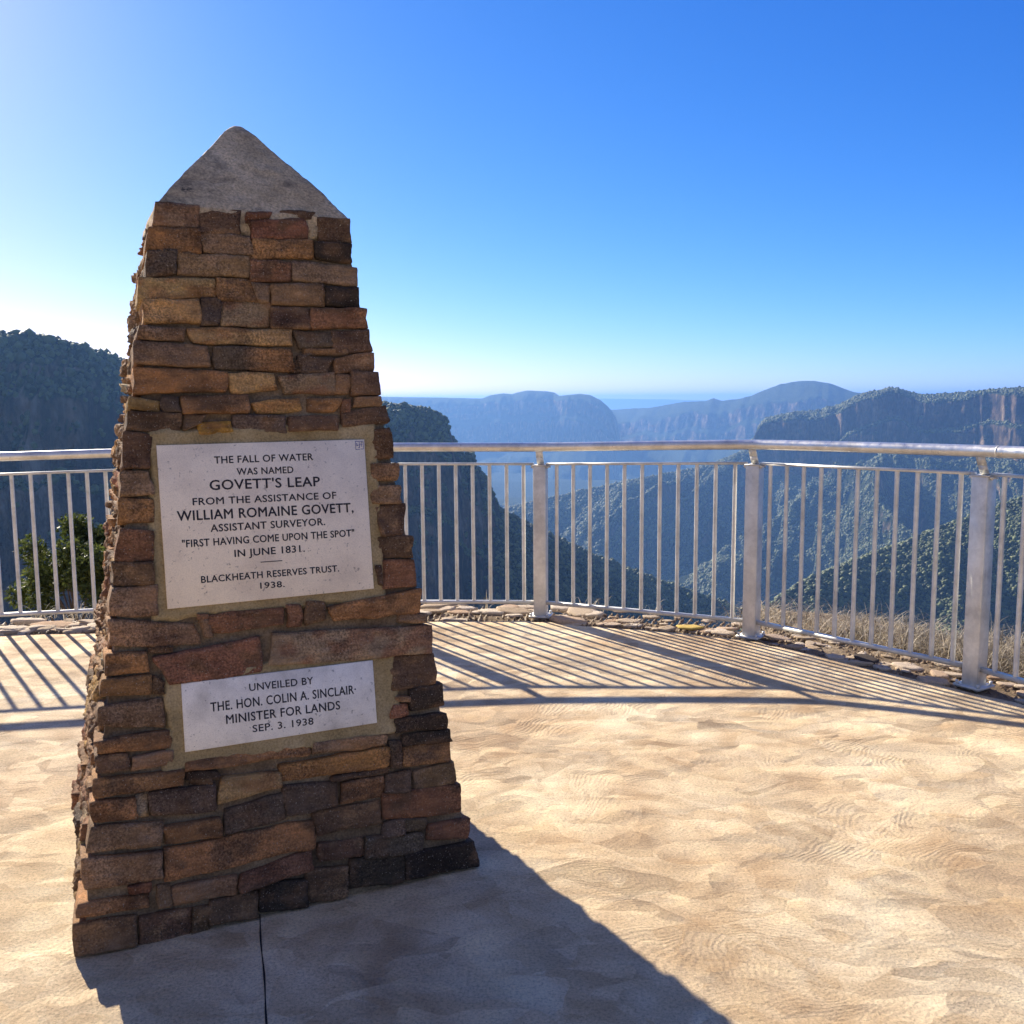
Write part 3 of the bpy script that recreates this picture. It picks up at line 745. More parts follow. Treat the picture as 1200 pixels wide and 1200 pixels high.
STONES = [
[-0.27, 2.097, -0.152, 2.097, -0.156, 2.03, -0.275, 2.033, 'b', 'L'],
[-0.15, 2.081, -0.028, 2.094, -0.036, 2.022, -0.152, 2.024, 'd', '-'],
[-0.008, 2.089, 0.069, 2.098, 0.055, 2.077, -0.01, 2.064, 'r', '-'],
[0.083, 2.104, 0.193, 2.104, 0.185, 2.088, 0.103, 2.082, 'd', '-'],
[0.001, 2.062, 0.17, 2.086, 0.168, 2.027, -0.0, 2.012, 'r', '-'],
[0.171, 2.077, 0.197, 2.068, 0.195, 2.027, 0.174, 2.02, 't', '-'],
[0.202, 2.088, 0.302, 2.092, 0.304, 2.023, 0.203, 2.023, 'd', 'R'],
[-0.284, 2.026, -0.147, 2.024, -0.147, 1.958, -0.296, 1.965, 'o', 'L'],
[-0.145, 2.017, -0.003, 2.018, -0.006, 1.966, -0.145, 1.963, 'b', '-'],
[0.001, 2.007, 0.181, 2.018, 0.187, 1.967, -0.004, 1.95, 'o', '-'],
[0.194, 2.014, 0.309, 2.015, 0.3, 1.96, 0.191, 1.964, 'k', 'R'],
[-0.297, 1.96, -0.219, 1.963, -0.224, 1.9, -0.301, 1.887, 'g', 'L'],
[-0.215, 1.957, -0.013, 1.949, -0.02, 1.894, -0.217, 1.902, 'b', '-'],
[-0.007, 1.948, 0.112, 1.94, 0.107, 1.895, -0.011, 1.887, 'r', '-'],
[0.117, 1.95, 0.318, 1.944, 0.317, 1.885, 0.117, 1.891, 'b', 'R'],
[-0.326, 1.875, -0.119, 1.885, -0.113, 1.833, -0.326, 1.815, 'y', 'L'],
[-0.109, 1.882, -0.008, 1.885, 0.01, 1.823, -0.109, 1.825, 'o', '-'],
[-0.015, 1.878, 0.038, 1.871, 0.035, 1.822, 0.01, 1.823, 'b', '-'],
[0.05, 1.871, 0.21, 1.882, 0.209, 1.815, 0.045, 1.819, 'b', '-'],
[0.218, 1.874, 0.32, 1.877, 0.321, 1.816, 0.218, 1.822, 'k', 'R'],
[-0.315, 1.812, -0.165, 1.819, -0.16, 1.758, -0.319, 1.751, 'y', 'L'],
[-0.162, 1.826, -0.109, 1.826, -0.109, 1.753, -0.157, 1.749, 'g', '-'],
[-0.099, 1.819, 0.042, 1.821, 0.037, 1.751, -0.1, 1.75, 'p', '-'],
[0.048, 1.811, 0.157, 1.807, 0.153, 1.746, 0.04, 1.743, 'd', '-'],
[0.164, 1.802, 0.34, 1.81, 0.338, 1.752, 0.16, 1.746, 'r', 'R'],
[-0.334, 1.737, -0.213, 1.733, -0.216, 1.701, -0.338, 1.704, 'b', 'L'],
[-0.2, 1.733, 0.102, 1.737, 0.095, 1.692, -0.186, 1.696, 'y', '-'],
[0.109, 1.733, 0.222, 1.734, 0.226, 1.692, 0.12, 1.68, 'g', '-'],
[0.229, 1.736, 0.346, 1.745, 0.348, 1.68, 0.231, 1.674, 'd', 'R'],
[0.139, 1.68, 0.272, 1.685, 0.271, 1.667, 0.134, 1.665, 'b', '-'],
[-0.345, 1.698, -0.151, 1.681, -0.149, 1.623, -0.352, 1.632, 'b', 'L'],
[-0.133, 1.68, 0.092, 1.676, 0.104, 1.613, -0.129, 1.619, 's', '-'],
[0.118, 1.658, 0.229, 1.652, 0.202, 1.612, 0.123, 1.613, 'g', '-'],
[0.233, 1.65, 0.358, 1.672, 0.354, 1.619, 0.23, 1.61, 'b', 'R'],
[0.091, 1.633, 0.116, 1.649, 0.116, 1.613, 0.088, 1.609, 'd', '-'],
[-0.353, 1.619, -0.099, 1.604, -0.101, 1.553, -0.354, 1.548, 'o', 'L'],
[-0.093, 1.602, 0.034, 1.601, 0.048, 1.558, -0.082, 1.547, 'y', '-'],
[0.056, 1.595, 0.226, 1.608, 0.222, 1.546, 0.069, 1.545, 'p', '-'],
[0.23, 1.6, 0.27, 1.6, 0.267, 1.546, 0.226, 1.548, 'b', '-'],
[0.281, 1.61, 0.366, 1.611, 0.365, 1.542, 0.274, 1.54, 'b', 'R'],
[-0.365, 1.533, -0.288, 1.518, -0.291, 1.496, -0.37, 1.504, 'y', 'L'],
[-0.279, 1.536, -0.237, 1.532, -0.237, 1.493, -0.284, 1.496, 'g', '-'],
[-0.228, 1.536, -0.041, 1.539, -0.047, 1.489, -0.232, 1.49, 'o', '-'],
[-0.029, 1.51, 0.114, 1.529, 0.112, 1.493, -0.019, 1.485, 'y', '-'],
[0.137, 1.527, 0.245, 1.528, 0.227, 1.492, 0.139, 1.489, 'o', '-'],
[0.245, 1.522, 0.269, 1.522, 0.263, 1.486, 0.24, 1.486, 'r', '-'],
[0.29, 1.526, 0.369, 1.536, 0.374, 1.507, 0.28, 1.504, 'b', 'R'],
[-0.374, 1.493, -0.233, 1.484, -0.237, 1.439, -0.38, 1.442, 'd', 'L'],
[-0.222, 1.48, -0.165, 1.479, -0.181, 1.461, -0.228, 1.439, 'd', '-'],
[-0.184, 1.457, -0.092, 1.461, -0.092, 1.431, -0.186, 1.423, 'Y', '-'],
[-0.085, 1.475, 0.068, 1.473, 0.065, 1.424, -0.086, 1.423, 'g', '-'],
[0.077, 1.472, 0.226, 1.478, 0.225, 1.429, 0.073, 1.43, 'd', '-'],
[0.24, 1.478, 0.384, 1.503, 0.391, 1.452, 0.239, 1.44, 'd', 'R'],
[0.331, 1.425, 0.388, 1.432, 0.398, 1.339, 0.327, 1.333, 'd', 'R'],
[0.32, 1.319, 0.41, 1.316, 0.409, 1.269, 0.321, 1.268, 'b', 'R'],
[0.319, 1.248, 0.413, 1.248, 0.411, 1.192, 0.323, 1.194, 'b', 'R'],
[0.322, 1.187, 0.422, 1.187, 0.414, 1.094, 0.348, 1.096, 'd', 'R'],
[0.329, 1.088, 0.439, 1.086, 0.439, 1.018, 0.327, 1.026, 'd', 'R'],
[0.345, 1.014, 0.441, 1.009, 0.443, 0.927, 0.337, 0.931, 'r', 'R'],
[0.319, 1.002, 0.337, 1.001, 0.329, 0.941, 0.322, 0.946, 'd', '-'],
[-0.388, 1.435, -0.315, 1.419, -0.33, 1.332, -0.395, 1.334, 'd', 'L'],
[-0.399, 1.325, -0.332, 1.318, -0.321, 1.257, -0.409, 1.255, 'b', 'L'],
[-0.409, 1.246, -0.322, 1.238, -0.326, 1.177, -0.417, 1.18, 'o', 'L'],
[-0.415, 1.162, -0.332, 1.149, -0.332, 1.071, -0.43, 1.075, 'r', 'L'],
[-0.439, 1.067, -0.336, 1.059, -0.338, 1.0, -0.44, 1.007, 'd', 'L'],
[-0.445, 0.996, -0.331, 0.994, -0.333, 0.913, -0.456, 0.921, 'b', 'L'],
[-0.459, 0.909, -0.235, 0.87, -0.217, 0.817, -0.457, 0.838, 'b', 'L'],
[-0.213, 0.884, -0.191, 0.882, -0.19, 0.833, -0.21, 0.835, 'b', '-'],
[-0.224, 0.902, -0.194, 0.899, -0.195, 0.889, -0.218, 0.891, 'r', '-'],
[-0.188, 0.899, 0.027, 0.899, 0.02, 0.848, -0.19, 0.841, 'r', '-'],
[0.036, 0.904, 0.077, 0.9, 0.073, 0.84, 0.037, 0.842, 'r', '-'],
[0.09, 0.906, 0.142, 0.903, 0.143, 0.848, 0.083, 0.839, 'd', '-'],
[0.156, 0.884, 0.456, 0.912, 0.451, 0.842, 0.18, 0.845, 'o', 'R'],
[0.384, 0.841, 0.472, 0.834, 0.468, 0.809, 0.378, 0.818, 'b', 'R'],
[-0.348, 0.789, -0.049, 0.817, -0.057, 0.717, -0.312, 0.712, 'r', '-'],
[-0.011, 0.822, 0.486, 0.795, 0.48, 0.71, -0.025, 0.732, 'p', 'R'],
[-0.358, 0.82, -0.293, 0.817, -0.301, 0.802, -0.358, 0.806, 'd', '-'],
[-0.468, 0.813, -0.366, 0.809, -0.361, 0.754, -0.473, 0.758, 'o', 'L'],
[-0.482, 0.744, -0.355, 0.742, -0.357, 0.694, -0.487, 0.703, 'o', 'L'],
[-0.351, 0.737, -0.327, 0.718, -0.327, 0.686, -0.35, 0.689, 'd', '-'],
[-0.493, 0.672, -0.327, 0.667, -0.33, 0.594, -0.5, 0.623, 'b', 'L'],
[-0.509, 0.575, -0.315, 0.58, -0.321, 0.531, -0.506, 0.546, 'o', 'L'],
[-0.51, 0.534, -0.431, 0.527, -0.427, 0.494, -0.509, 0.49, 'd', 'L'],
[-0.422, 0.522, -0.317, 0.52, -0.319, 0.487, -0.42, 0.486, 'b', '-'],
[-0.522, 0.471, -0.285, 0.464, -0.29, 0.421, -0.521, 0.429, 'o', 'L'],
[-0.53, 0.413, -0.418, 0.405, -0.42, 0.35, -0.532, 0.364, 'o', 'L'],
[-0.413, 0.41, -0.382, 0.415, -0.388, 0.348, -0.416, 0.353, 't', '-'],
[-0.379, 0.413, -0.202, 0.406, -0.207, 0.332, -0.381, 0.35, 'g', '-'],
[-0.535, 0.347, -0.352, 0.327, -0.359, 0.27, -0.548, 0.283, 'b', 'L'],
[-0.344, 0.311, -0.194, 0.308, -0.197, 0.257, -0.348, 0.268, 'o', '-'],
[-0.56, 0.263, -0.356, 0.247, -0.361, 0.169, -0.561, 0.185, 'b', 'L'],
[-0.351, 0.249, 0.073, 0.252, 0.07, 0.172, -0.354, 0.163, 'o', '-'],
[-0.449, 0.162, -0.392, 0.164, -0.396, 0.144, -0.449, 0.15, 'r', '-'],
[-0.575, 0.148, -0.397, 0.133, -0.399, 0.102, -0.58, 0.114, 'o', 'L'],
[-0.376, 0.15, -0.345, 0.147, -0.342, 0.089, -0.376, 0.093, 'b', '-'],
[-0.334, 0.138, -0.156, 0.136, -0.161, 0.082, -0.335, 0.091, 'b', '-'],
[-0.143, 0.131, 0.061, 0.16, 0.064, 0.11, -0.149, 0.091, 'r', '-'],
[-0.59, 0.089, -0.433, 0.081, -0.438, 0.007, -0.593, 0.01, 'b', 'L'],
[-0.422, 0.075, -0.288, 0.066, -0.299, -0.008, -0.431, 0.006, 'd', '-'],
[-0.283, 0.061, -0.235, 0.061, -0.239, -0.004, -0.285, -0.004, 'd', '-'],
[-0.236, 0.074, -0.104, 0.074, -0.108, 0.011, -0.24, 0.012, 'd', '-'],
[-0.098, 0.088, 0.037, 0.081, 0.036, 0.005, -0.102, 0.018, 'k', '-'],
[0.046, 0.106, 0.167, 0.096, 0.161, 0.008, 0.044, 0.011, 'd', '-'],
[0.226, 0.164, 0.408, 0.15, 0.408, 0.088, 0.227, 0.109, 'g', '-'],
[0.175, 0.112, 0.345, 0.093, 0.339, 0.01, 0.169, 0.031, 'k', '-'],
[0.353, 0.091, 0.582, 0.086, 0.59, 0.01, 0.348, 0.016, 'k', 'R'],
[0.431, 0.168, 0.566, 0.163, 0.566, 0.108, 0.432, 0.124, 'r', 'R'],
[0.29, 0.203, 0.357, 0.202, 0.353, 0.155, 0.287, 0.16, 'g', '-'],
[0.361, 0.205, 0.426, 0.189, 0.424, 0.158, 0.358, 0.166, 'g', '-'],
[0.294, 0.289, 0.545, 0.278, 0.545, 0.192, 0.291, 0.215, 'r', 'R'],
[0.308, 0.347, 0.388, 0.349, 0.379, 0.286, 0.305, 0.292, 'g', '-'],
[0.4, 0.343, 0.528, 0.355, 0.53, 0.289, 0.396, 0.283, 'b', 'R'],
[0.368, 0.425, 0.522, 0.419, 0.522, 0.36, 0.368, 0.367, 'o', 'R'],
[0.328, 0.447, 0.363, 0.442, 0.355, 0.367, 0.322, 0.368, 'g', '-'],
[0.366, 0.461, 0.52, 0.454, 0.525, 0.423, 0.372, 0.43, 'k', 'R'],
[-0.02, 0.432, 0.319, 0.43, 0.316, 0.373, -0.008, 0.388, 'O', '-'],
[0.14, 0.371, 0.318, 0.369, 0.317, 0.353, 0.139, 0.359, 'd', '-'],
[0.166, 0.347, 0.294, 0.343, 0.291, 0.282, 0.163, 0.289, 'o', '-'],
[-0.009, 0.37, 0.152, 0.353, 0.148, 0.284, 0.0, 0.284, 'g', '-'],
[0.076, 0.27, 0.284, 0.271, 0.279, 0.205, 0.088, 0.206, 'd', '-'],
[0.085, 0.18, 0.221, 0.167, 0.22, 0.122, 0.081, 0.131, 'd', '-'],
[-0.183, 0.426, -0.018, 0.409, -0.019, 0.368, -0.203, 0.351, 'y', '-'],
[-0.181, 0.329, -0.007, 0.346, -0.011, 0.275, -0.184, 0.259, 'g', '-'],
[-0.276, 0.485, 0.076, 0.48, 0.076, 0.453, -0.278, 0.46, 'o', '-'],
[0.084, 0.481, 0.314, 0.473, 0.312, 0.442, 0.084, 0.45, 'b', '-'],
[-0.28, 0.457, -0.189, 0.445, -0.193, 0.427, -0.281, 0.437, 'k', '-'],
[-0.271, 0.433, -0.215, 0.426, -0.216, 0.411, -0.272, 0.419, 'd', '-'],
[0.343, 0.71, 0.491, 0.706, 0.487, 0.612, 0.344, 0.604, 'd', 'R'],
[0.399, 0.6, 0.505, 0.606, 0.507, 0.54, 0.399, 0.536, 'k', 'R'],
[0.35, 0.516, 0.517, 0.507, 0.516, 0.465, 0.349, 0.474, 'k', 'R'],
[0.35, 0.584, 0.394, 0.582, 0.393, 0.567, 0.349, 0.573, 'b', '-'],
[0.349, 0.561, 0.392, 0.556, 0.39, 0.525, 0.33, 0.524, 'r', '-']]
for i, st in enumerate(STONES):
    q = np.array(st[:8]).reshape(4, 2); k, side = st[8], st[9]
    rg = random.Random(900 + i)
    small = abs(q[1, 0] - q[0, 0]) < .07 or abs(q[0, 1] - q[3, 1]) < .035
    out = rg.uniform(.0035, .008) if small else rg.uniform(.002, .011)
    q[:, 1] += np.array([1, 1, -1, -1]) * .0042; q[:, 0] += np.array([-1, 1, 1, -1]) * .0042
    if k == 't': out = -.002
    if side == 'L': block(FR, q, k, -.17 + rg.uniform(-.06, .04), out)
    elif side == 'R': block(FR, q, k, -.19 + rg.uniform(-.08, .03), out)
    else: block(FR, q, k, -.09, out)

def courses(face, s0pad, s1pad, seed, res=.014):
    rg = random.Random(seed); w = .005
    while w < face.L - .012:
        h = rg.choice([.028, .036, .05, .06, .07]) * rg.uniform(.9, 1.1)
        h = min(h, face.L - w)
        hw = face.hb + (face.ht - face.hb) * (w + h / 2) / face.L
        s = -hw + s0pad
        while s < hw - s1pad - .02:
            wd = min(rg.uniform(.09, .28), hw - s1pad - s)
            if hw - s1pad - s - wd < .06: wd = hw - s1pad - s
            k = rg.choice('oobbbbddgyyrrpt')
            out = rg.uniform(-.010, .016)
            j = lambda: rg.uniform(-.004, .004)
            g = .004
            block(face, [s + g, w + h - g + j(), s + wd - g, w + h - g + j(), s + wd - g, w + g + j(), s + g, w + g + j()], k, -.10, out, res, 1.5, .004)
            s += wd
        w += h
# left face: s runs from the back (-) to the front (+) along -Vd
courses(LF, 0.0, .13, 5, .0085)
courses(RT, .14, 0.0, 6, .02)
courses(BK, .10, .10, 7, .02)
stonework = BM_.build('stonework', M_STONE, smooth=True, color=True)
par(stonework, obelisk)

# mortar core
def frustum(ins, zt, name, mat, amp, sd, res=60):
    rows = []
    n = res
    for i in range(n + 1):
        t = i / n; z = -.02 + (zt + .02) * t
        hw = BH + (TH - BH) * (z / HS) - ins
        ring = []
        for k in range(4 * 24):
            e, f = divmod(k, 24); f = f / 24 * 2 - 1
            a, b_ = [(f, -1), (1, f), (-f, 1), (-1, -f)][e]
            ring.append(CB + LEAN * (z / HS) + U * a * hw + Vd * b_ * hw + ZZ * z)
        rows.append(ring)
    G = np.array(rows)
    Pn = G.reshape(-1, 3)
    cen = CB + ZZ * 1.0
    dr = Pn - cen; dr[:, 2] = 0; dr /= np.linalg.norm(dr, axis=1)[:, None]
    Pn = Pn + dr * (fbm(Pn * 14, 4, sd) * amp)[:, None]
    V = np.vstack([Pn, CB + LEAN + ZZ * zt])
    nr = 96; last = n * nr
    F3 = [[last + k, last + (k + 1) % nr, len(V) - 1] for k in range(nr)]
    return mesh(name, V, [grid_faces(n + 1, nr, True), np.array(F3)], mat, smooth=True)
core = frustum(.015, HS - .012, 'mortar', M_MORTAR, .007, 4)
par(core, obelisk)

# smooth mortar beds round the plaques
def bed(quad, cf, seed, ragged=.012):
    q = np.array(quad).reshape(4, 2); nx, ny = 90, 70
    a = np.linspace(0, 1, nx)[None, :].repeat(ny, 0); b_ = np.linspace(0, 1, ny)[:, None].repeat(nx, 1)
    TL, TR, BR, BL = q
    sw = (BL * (1 - a[..., None]) + BR * a[..., None]) * (1 - b_[..., None]) + (TL * (1 - a[..., None]) + TR * a[..., None]) * b_[..., None]
    e = np.minimum(np.minimum(a, 1 - a) * .65, np.minimum(b_, 1 - b_) * .45)
    pr = np.stack([sw[..., 0] * 22, sw[..., 1] * 22, a * 0 + seed], -1).reshape(-1, 3)
    nz_ = fbm(pr, 4, seed).reshape(a.shape)
    c = cf + nz_ * .0035 - np.clip((.014 + nz_ * ragged - e) / .014, 0, 1) * .035
    P = FR.P(sw[..., 0], sw[..., 1], c)
    o = mesh('mortar_bed', P.reshape(-1, 3), grid_faces(ny, nx), M_BED, smooth=True)
    return par(o, obelisk)
M_BED, nt, b = material('mortar_bed')
v = coords(nt)
c = ramp(nt, noise(nt, v, 7, 6, .6), [(.3, (.27, .195, .09)), (.5, (.36, .27, .135)), (.7, (.45, .35, .20))])
c = mix(nt, c, ramp(nt, noise(nt, v, 170, 3, .6), [(.35, .6), (.5, 1), (.68, 1.35)]), .6, 'MULTIPLY')
nt.links.new(c, b.inputs['Base Color']); spec(b, .93, .2)
n1 = bump(nt, b, noise(nt, v, 34, 5, .6), .6, .008)
bump(nt, b, noise(nt, v, 230, 4, .7), .6, .002, n1)
bed([-.338, 1.458, .362, 1.462, .352, .880, -.352, .885], .0015, 3)
bed([-.335, .750, .375, .745, .375, .470, -.345, .455], .0015, 5, .02)

# cement cap
def cap():
    n = 4 * 26; rows = []
    hw0 = .289
    prof = [(-.045, .955), (-.03, .985), (-.012, .998), (0, 1.0)] + [(k / 46, None) for k in range(1, 46)]
    cc = CB + LEAN
    HA = .342
    ts = np.array([0, .1, .25, .45, .65, .8, .88, .93, .965, .985, 1.0]); hs_ = np.array([1, .905, .76, .565, .366, .218, .140, .092, .055, .03, .0])
    zs = np.array([0, .1, .25, .45, .65, .8, .876, .915, .935, .943, .946])
    for z, k in prof:
        if k is None:
            t = z; k = np.interp(t, ts, hs_) ; zz = HS + HA * np.interp(t, ts, zs)
            k = k * (1 + .012 * math.sin(math.pi * min(1, t)))
            rad = .02 + .10 * t ** 2 + (.8 * max(0, t - .85) / .15)
        else: zz = HS + z; rad = .02
        ring = []
        for m in range(n):
            e, f = divmod(m, 26); f = f / 26 * 2 - 1
            a, b_ = [(f, -1), (1, f), (-f, 1), (-1, -f)][e]
            L = math.hypot(a, b_); a2, b2 = a / L, b_ / L
            rr_ = max(0, min(1, rad * 1.2 * max(0, L - 1) / .414 * 1.0))
            a, b_ = a * (1 - rr_) + a2 * rr_, b_ * (1 - rr_) + b2 * rr_
            ring.append(cc + U * a * hw0 * k + Vd * b_ * hw0 * k + ZZ * zz)
        rows.append(ring)
    G = np.array(rows); P = G.reshape(-1, 3)
    dr = P - (cc + ZZ * (HS - .1)); dr /= np.linalg.norm(dr, axis=1)[:, None]
    am = fbm(P * 11, 4, 8) * .005 + fbm(P * np.array([22, 22, 40]), 3, 18) * .003 + fbm(P * 90, 2, 19) * .0018
    P = P + dr * am[:, None]
    low = P[:, 2] < HS - .005
    P[low, 2] += -.012 + .05 * fbm(P[low] * np.array([20, 20, 0]), 3, 44)
    V = np.vstack([P, cc + ZZ * (HS + HA * .947), cc + ZZ * (HS - .05)])
    last = (len(prof) - 1) * n
    F3 = [[last + k, last + (k + 1) % n, len(V) - 2] for k in range(n)] + [[(k + 1) % n, k, len(V) - 1] for k in range(n)]
    return par(mesh('cap', V, [grid_faces(len(prof), n, True), np.array(F3)], M_CAP, smooth=True), obelisk)
cap()

# plaques
def slab(quad, c0, c1, name, mat):
    q = np.array(quad).reshape(4, 2); cen = q.mean(0); e = .0015
    ins = q + (cen - q) / np.abs(cen - q) * e
    V = []
    for k, c in ((q, c0), (q, c1 - e), (ins, c1)):
        V += [FR.P(*p, c) for p in k]
    V = np.array(V)
    F = [[0, 1, 5, 4], [1, 2, 6, 5], [2, 3, 7, 6], [3, 0, 4, 7], [4, 5, 9, 8], [5, 6, 10, 9], [6, 7, 11, 10], [7, 4, 8, 11], [8, 9, 10, 11], [0, 3, 2, 1]]
    return mesh(name, V, F, mat)
def text_geo(body, x0, x1, w0, w1, cap_h, c, weight):
    if body == '-':
        V = [(x0, w0 - .0012), (x1, w1 - .0012), (x1, w1 + .0012), (x0, w0 + .0012)]
        V = np.array([FR.P(*p, cc) for cc in (c - .001, c) for p in V])
        return V, [[0, 1, 5, 4], [1, 2, 6, 5], [2, 3, 7, 6], [3, 0, 4, 7], [4, 5, 6, 7]], []
    cu = bpy.data.curves.new('t', 'FONT'); cu.body = body; cu.extrude = .02; cu.offset = 0; cu.resolution_u = 3
    cu.space_character = 1.06
    o = bpy.data.objects.new('t', cu); COL.objects.link(o)
    dg = bpy.context.evaluated_depsgraph_get(); dg.update()
    me = o.evaluated_get(dg).to_mesh()
    V = np.array([v.co[:] for v in me.vertices])
    F = {}
    for p in me.polygons: F.setdefault(len(p.vertices), []).append(list(p.vertices))
    o.evaluated_get(dg).to_mesh_clear()
    bpy.data.objects.remove(o); bpy.data.curves.remove(cu)
    a, bb = V[:, 0].min(), V[:, 0].max()
    s = x0 + (V[:, 0] - a) / (bb - a) * (x1 - x0)
    w = w0 + (w1 - w0) * (V[:, 0] - a) / (bb - a) + V[:, 1] / .70 * cap_h
    cc = c + np.where(V[:, 2] > 0, 0, -.001)
    return FR.P(s, w, cc), F, None
def lettering(lines, c, weight, parent):
    m = MB()
    for (body, x0, w0, x1, w1, h) in lines:
        V, F, _ = text_geo(body, x0, x1, w0, w1, h, c, weight)
        sh = [(0, 0)] if body == '-' else [(-1, 0), (1, 0), (0, .8), (0, -.8)]
        for q_, (ds, dw) in enumerate(sh):
            m.add(V + FR.u * ds * weight * h + FR.up * dw * weight * h + FR.n * q_ * .00006, [np.array(f) for f in (F.values() if isinstance(F, dict) else [F])])
    o = m.build('lettering', M_LETTER)
    o.parent = parent; return o
p1 = slab([-.3063, 1.3945, .3045, 1.3975, .3045, .9305, -.3035, .9255], -.02, .0095, 'plaque', M_PLAQ1)
tag(p1, 'large cream marble plaque with sans-serif inscription'); par(p1, obelisk)
lettering([('THE FALL OF WATER', -0.150, 1.337, 0.140, 1.338, 0.0209), ('WAS NAMED', -0.088, 1.301, 0.078, 1.301, 0.020),
           ("GOVETT'S LEAP", -0.167, 1.260, 0.156, 1.258, 0.0290), ('FROM THE ASSISTANCE OF', -0.217, 1.218, 0.204, 1.217, 0.0206),
           ('WILLIAM ROMAINE GOVETT,', -0.262, 1.175, 0.255, 1.173, 0.0285), ('ASSISTANT SURVEYOR.', -0.172, 1.138, 0.164, 1.138, 0.0215),
           ('"FIRST HAVING COME UPON THE SPOT"', -0.253, 1.098, 0.253, 1.098, 0.0212), ('IN JUNE 1831.', -0.109, 1.060, 0.097, 1.061, 0.0209),
           ('-', -0.036, 1.039, 0.028, 1.039, 0.002), ('BLACKHEATH RESERVES TRUST.', -0.207, 0.992, 0.198, 0.993, 0.0195),
           ('1938.', -0.041, 0.961, 0.030, 0.960, 0.0179)], .0100, .027, p1)
p2 = slab([-.2791, .7095, .2855, .7098, .2867, .5155, -.2796, .5141], -.02, .0095, 'plaque', M_PLAQ2)
tag(p2, 'smaller white marble plaque with worn condensed inscription'); par(p2, obelisk)
lettering([('UNVEILED BY', -0.091, 0.664, 0.097, 0.661, 0.0215), ('THE. HON. COLIN A. SINCLAIR\u00b7', -0.203, 0.619, 0.226, 0.615, 0.0265),
           ('MINISTER FOR LANDS', -0.162, 0.578, 0.174, 0.574, 0.0257), ('SEP. 3. 1938', -0.089, 0.543, 0.090, 0.540, 0.0207)], .0100, .020, p2)
# little printed square in the corner of the large plaque
m = MB()
def stroke(s0, w0, s1, w1, t=.0013):
    a, bq = min(s0, s1) - t / 2, max(s0, s1) + t / 2; cq, dq = min(w0, w1) - t / 2, max(w0, w1) + t / 2
    V = np.array([FR.P(x, y, c) for c in (.0093, .0100) for x, y in ((a, cq), (bq, cq), (bq, dq), (a, dq))])
    m.add(V, [[0, 1, 5, 4], [1, 2, 6, 5], [2, 3, 7, 6], [3, 0, 4, 7], [4, 5, 6, 7]])
X0, X1, Y0, Y1 = .2755, .3005, 1.3665, 1.3915
stroke(X0, Y1, X1 - .002, Y1, .0018); stroke(X0, Y0, X0, Y1 - .001, .0016); stroke(X1, Y0 + .002, X1, Y1 - .001); stroke(X0 + .0015, Y0, X0 + .012, Y0, .0016); stroke(X0 + .016, Y0 + .001, X1 - .001, Y0 + .001, .0016)
stroke(X0 + .004, Y0 + .011, X0 + .004, Y0 + .019, .0022); stroke(X0 + .006, Y0 + .013, X0 + .008, Y0 + .013, .0022)
stroke(X0 + .012, Y0 + .005, X0 + .012, Y0 + .022, .0018); stroke(X0 + .0125, Y0 + .0145, X0 + .022, Y0 + .0145, .0014); stroke(X0 + .018, Y0 + .009, X0 + .018, Y0 + .019, .0014); stroke(X0 + .007, Y0 + .006, X0 + .0105, Y0 + .006, .0012)
sy = m.build('printed_mark', M_SYMBOL); sy.parent = p1

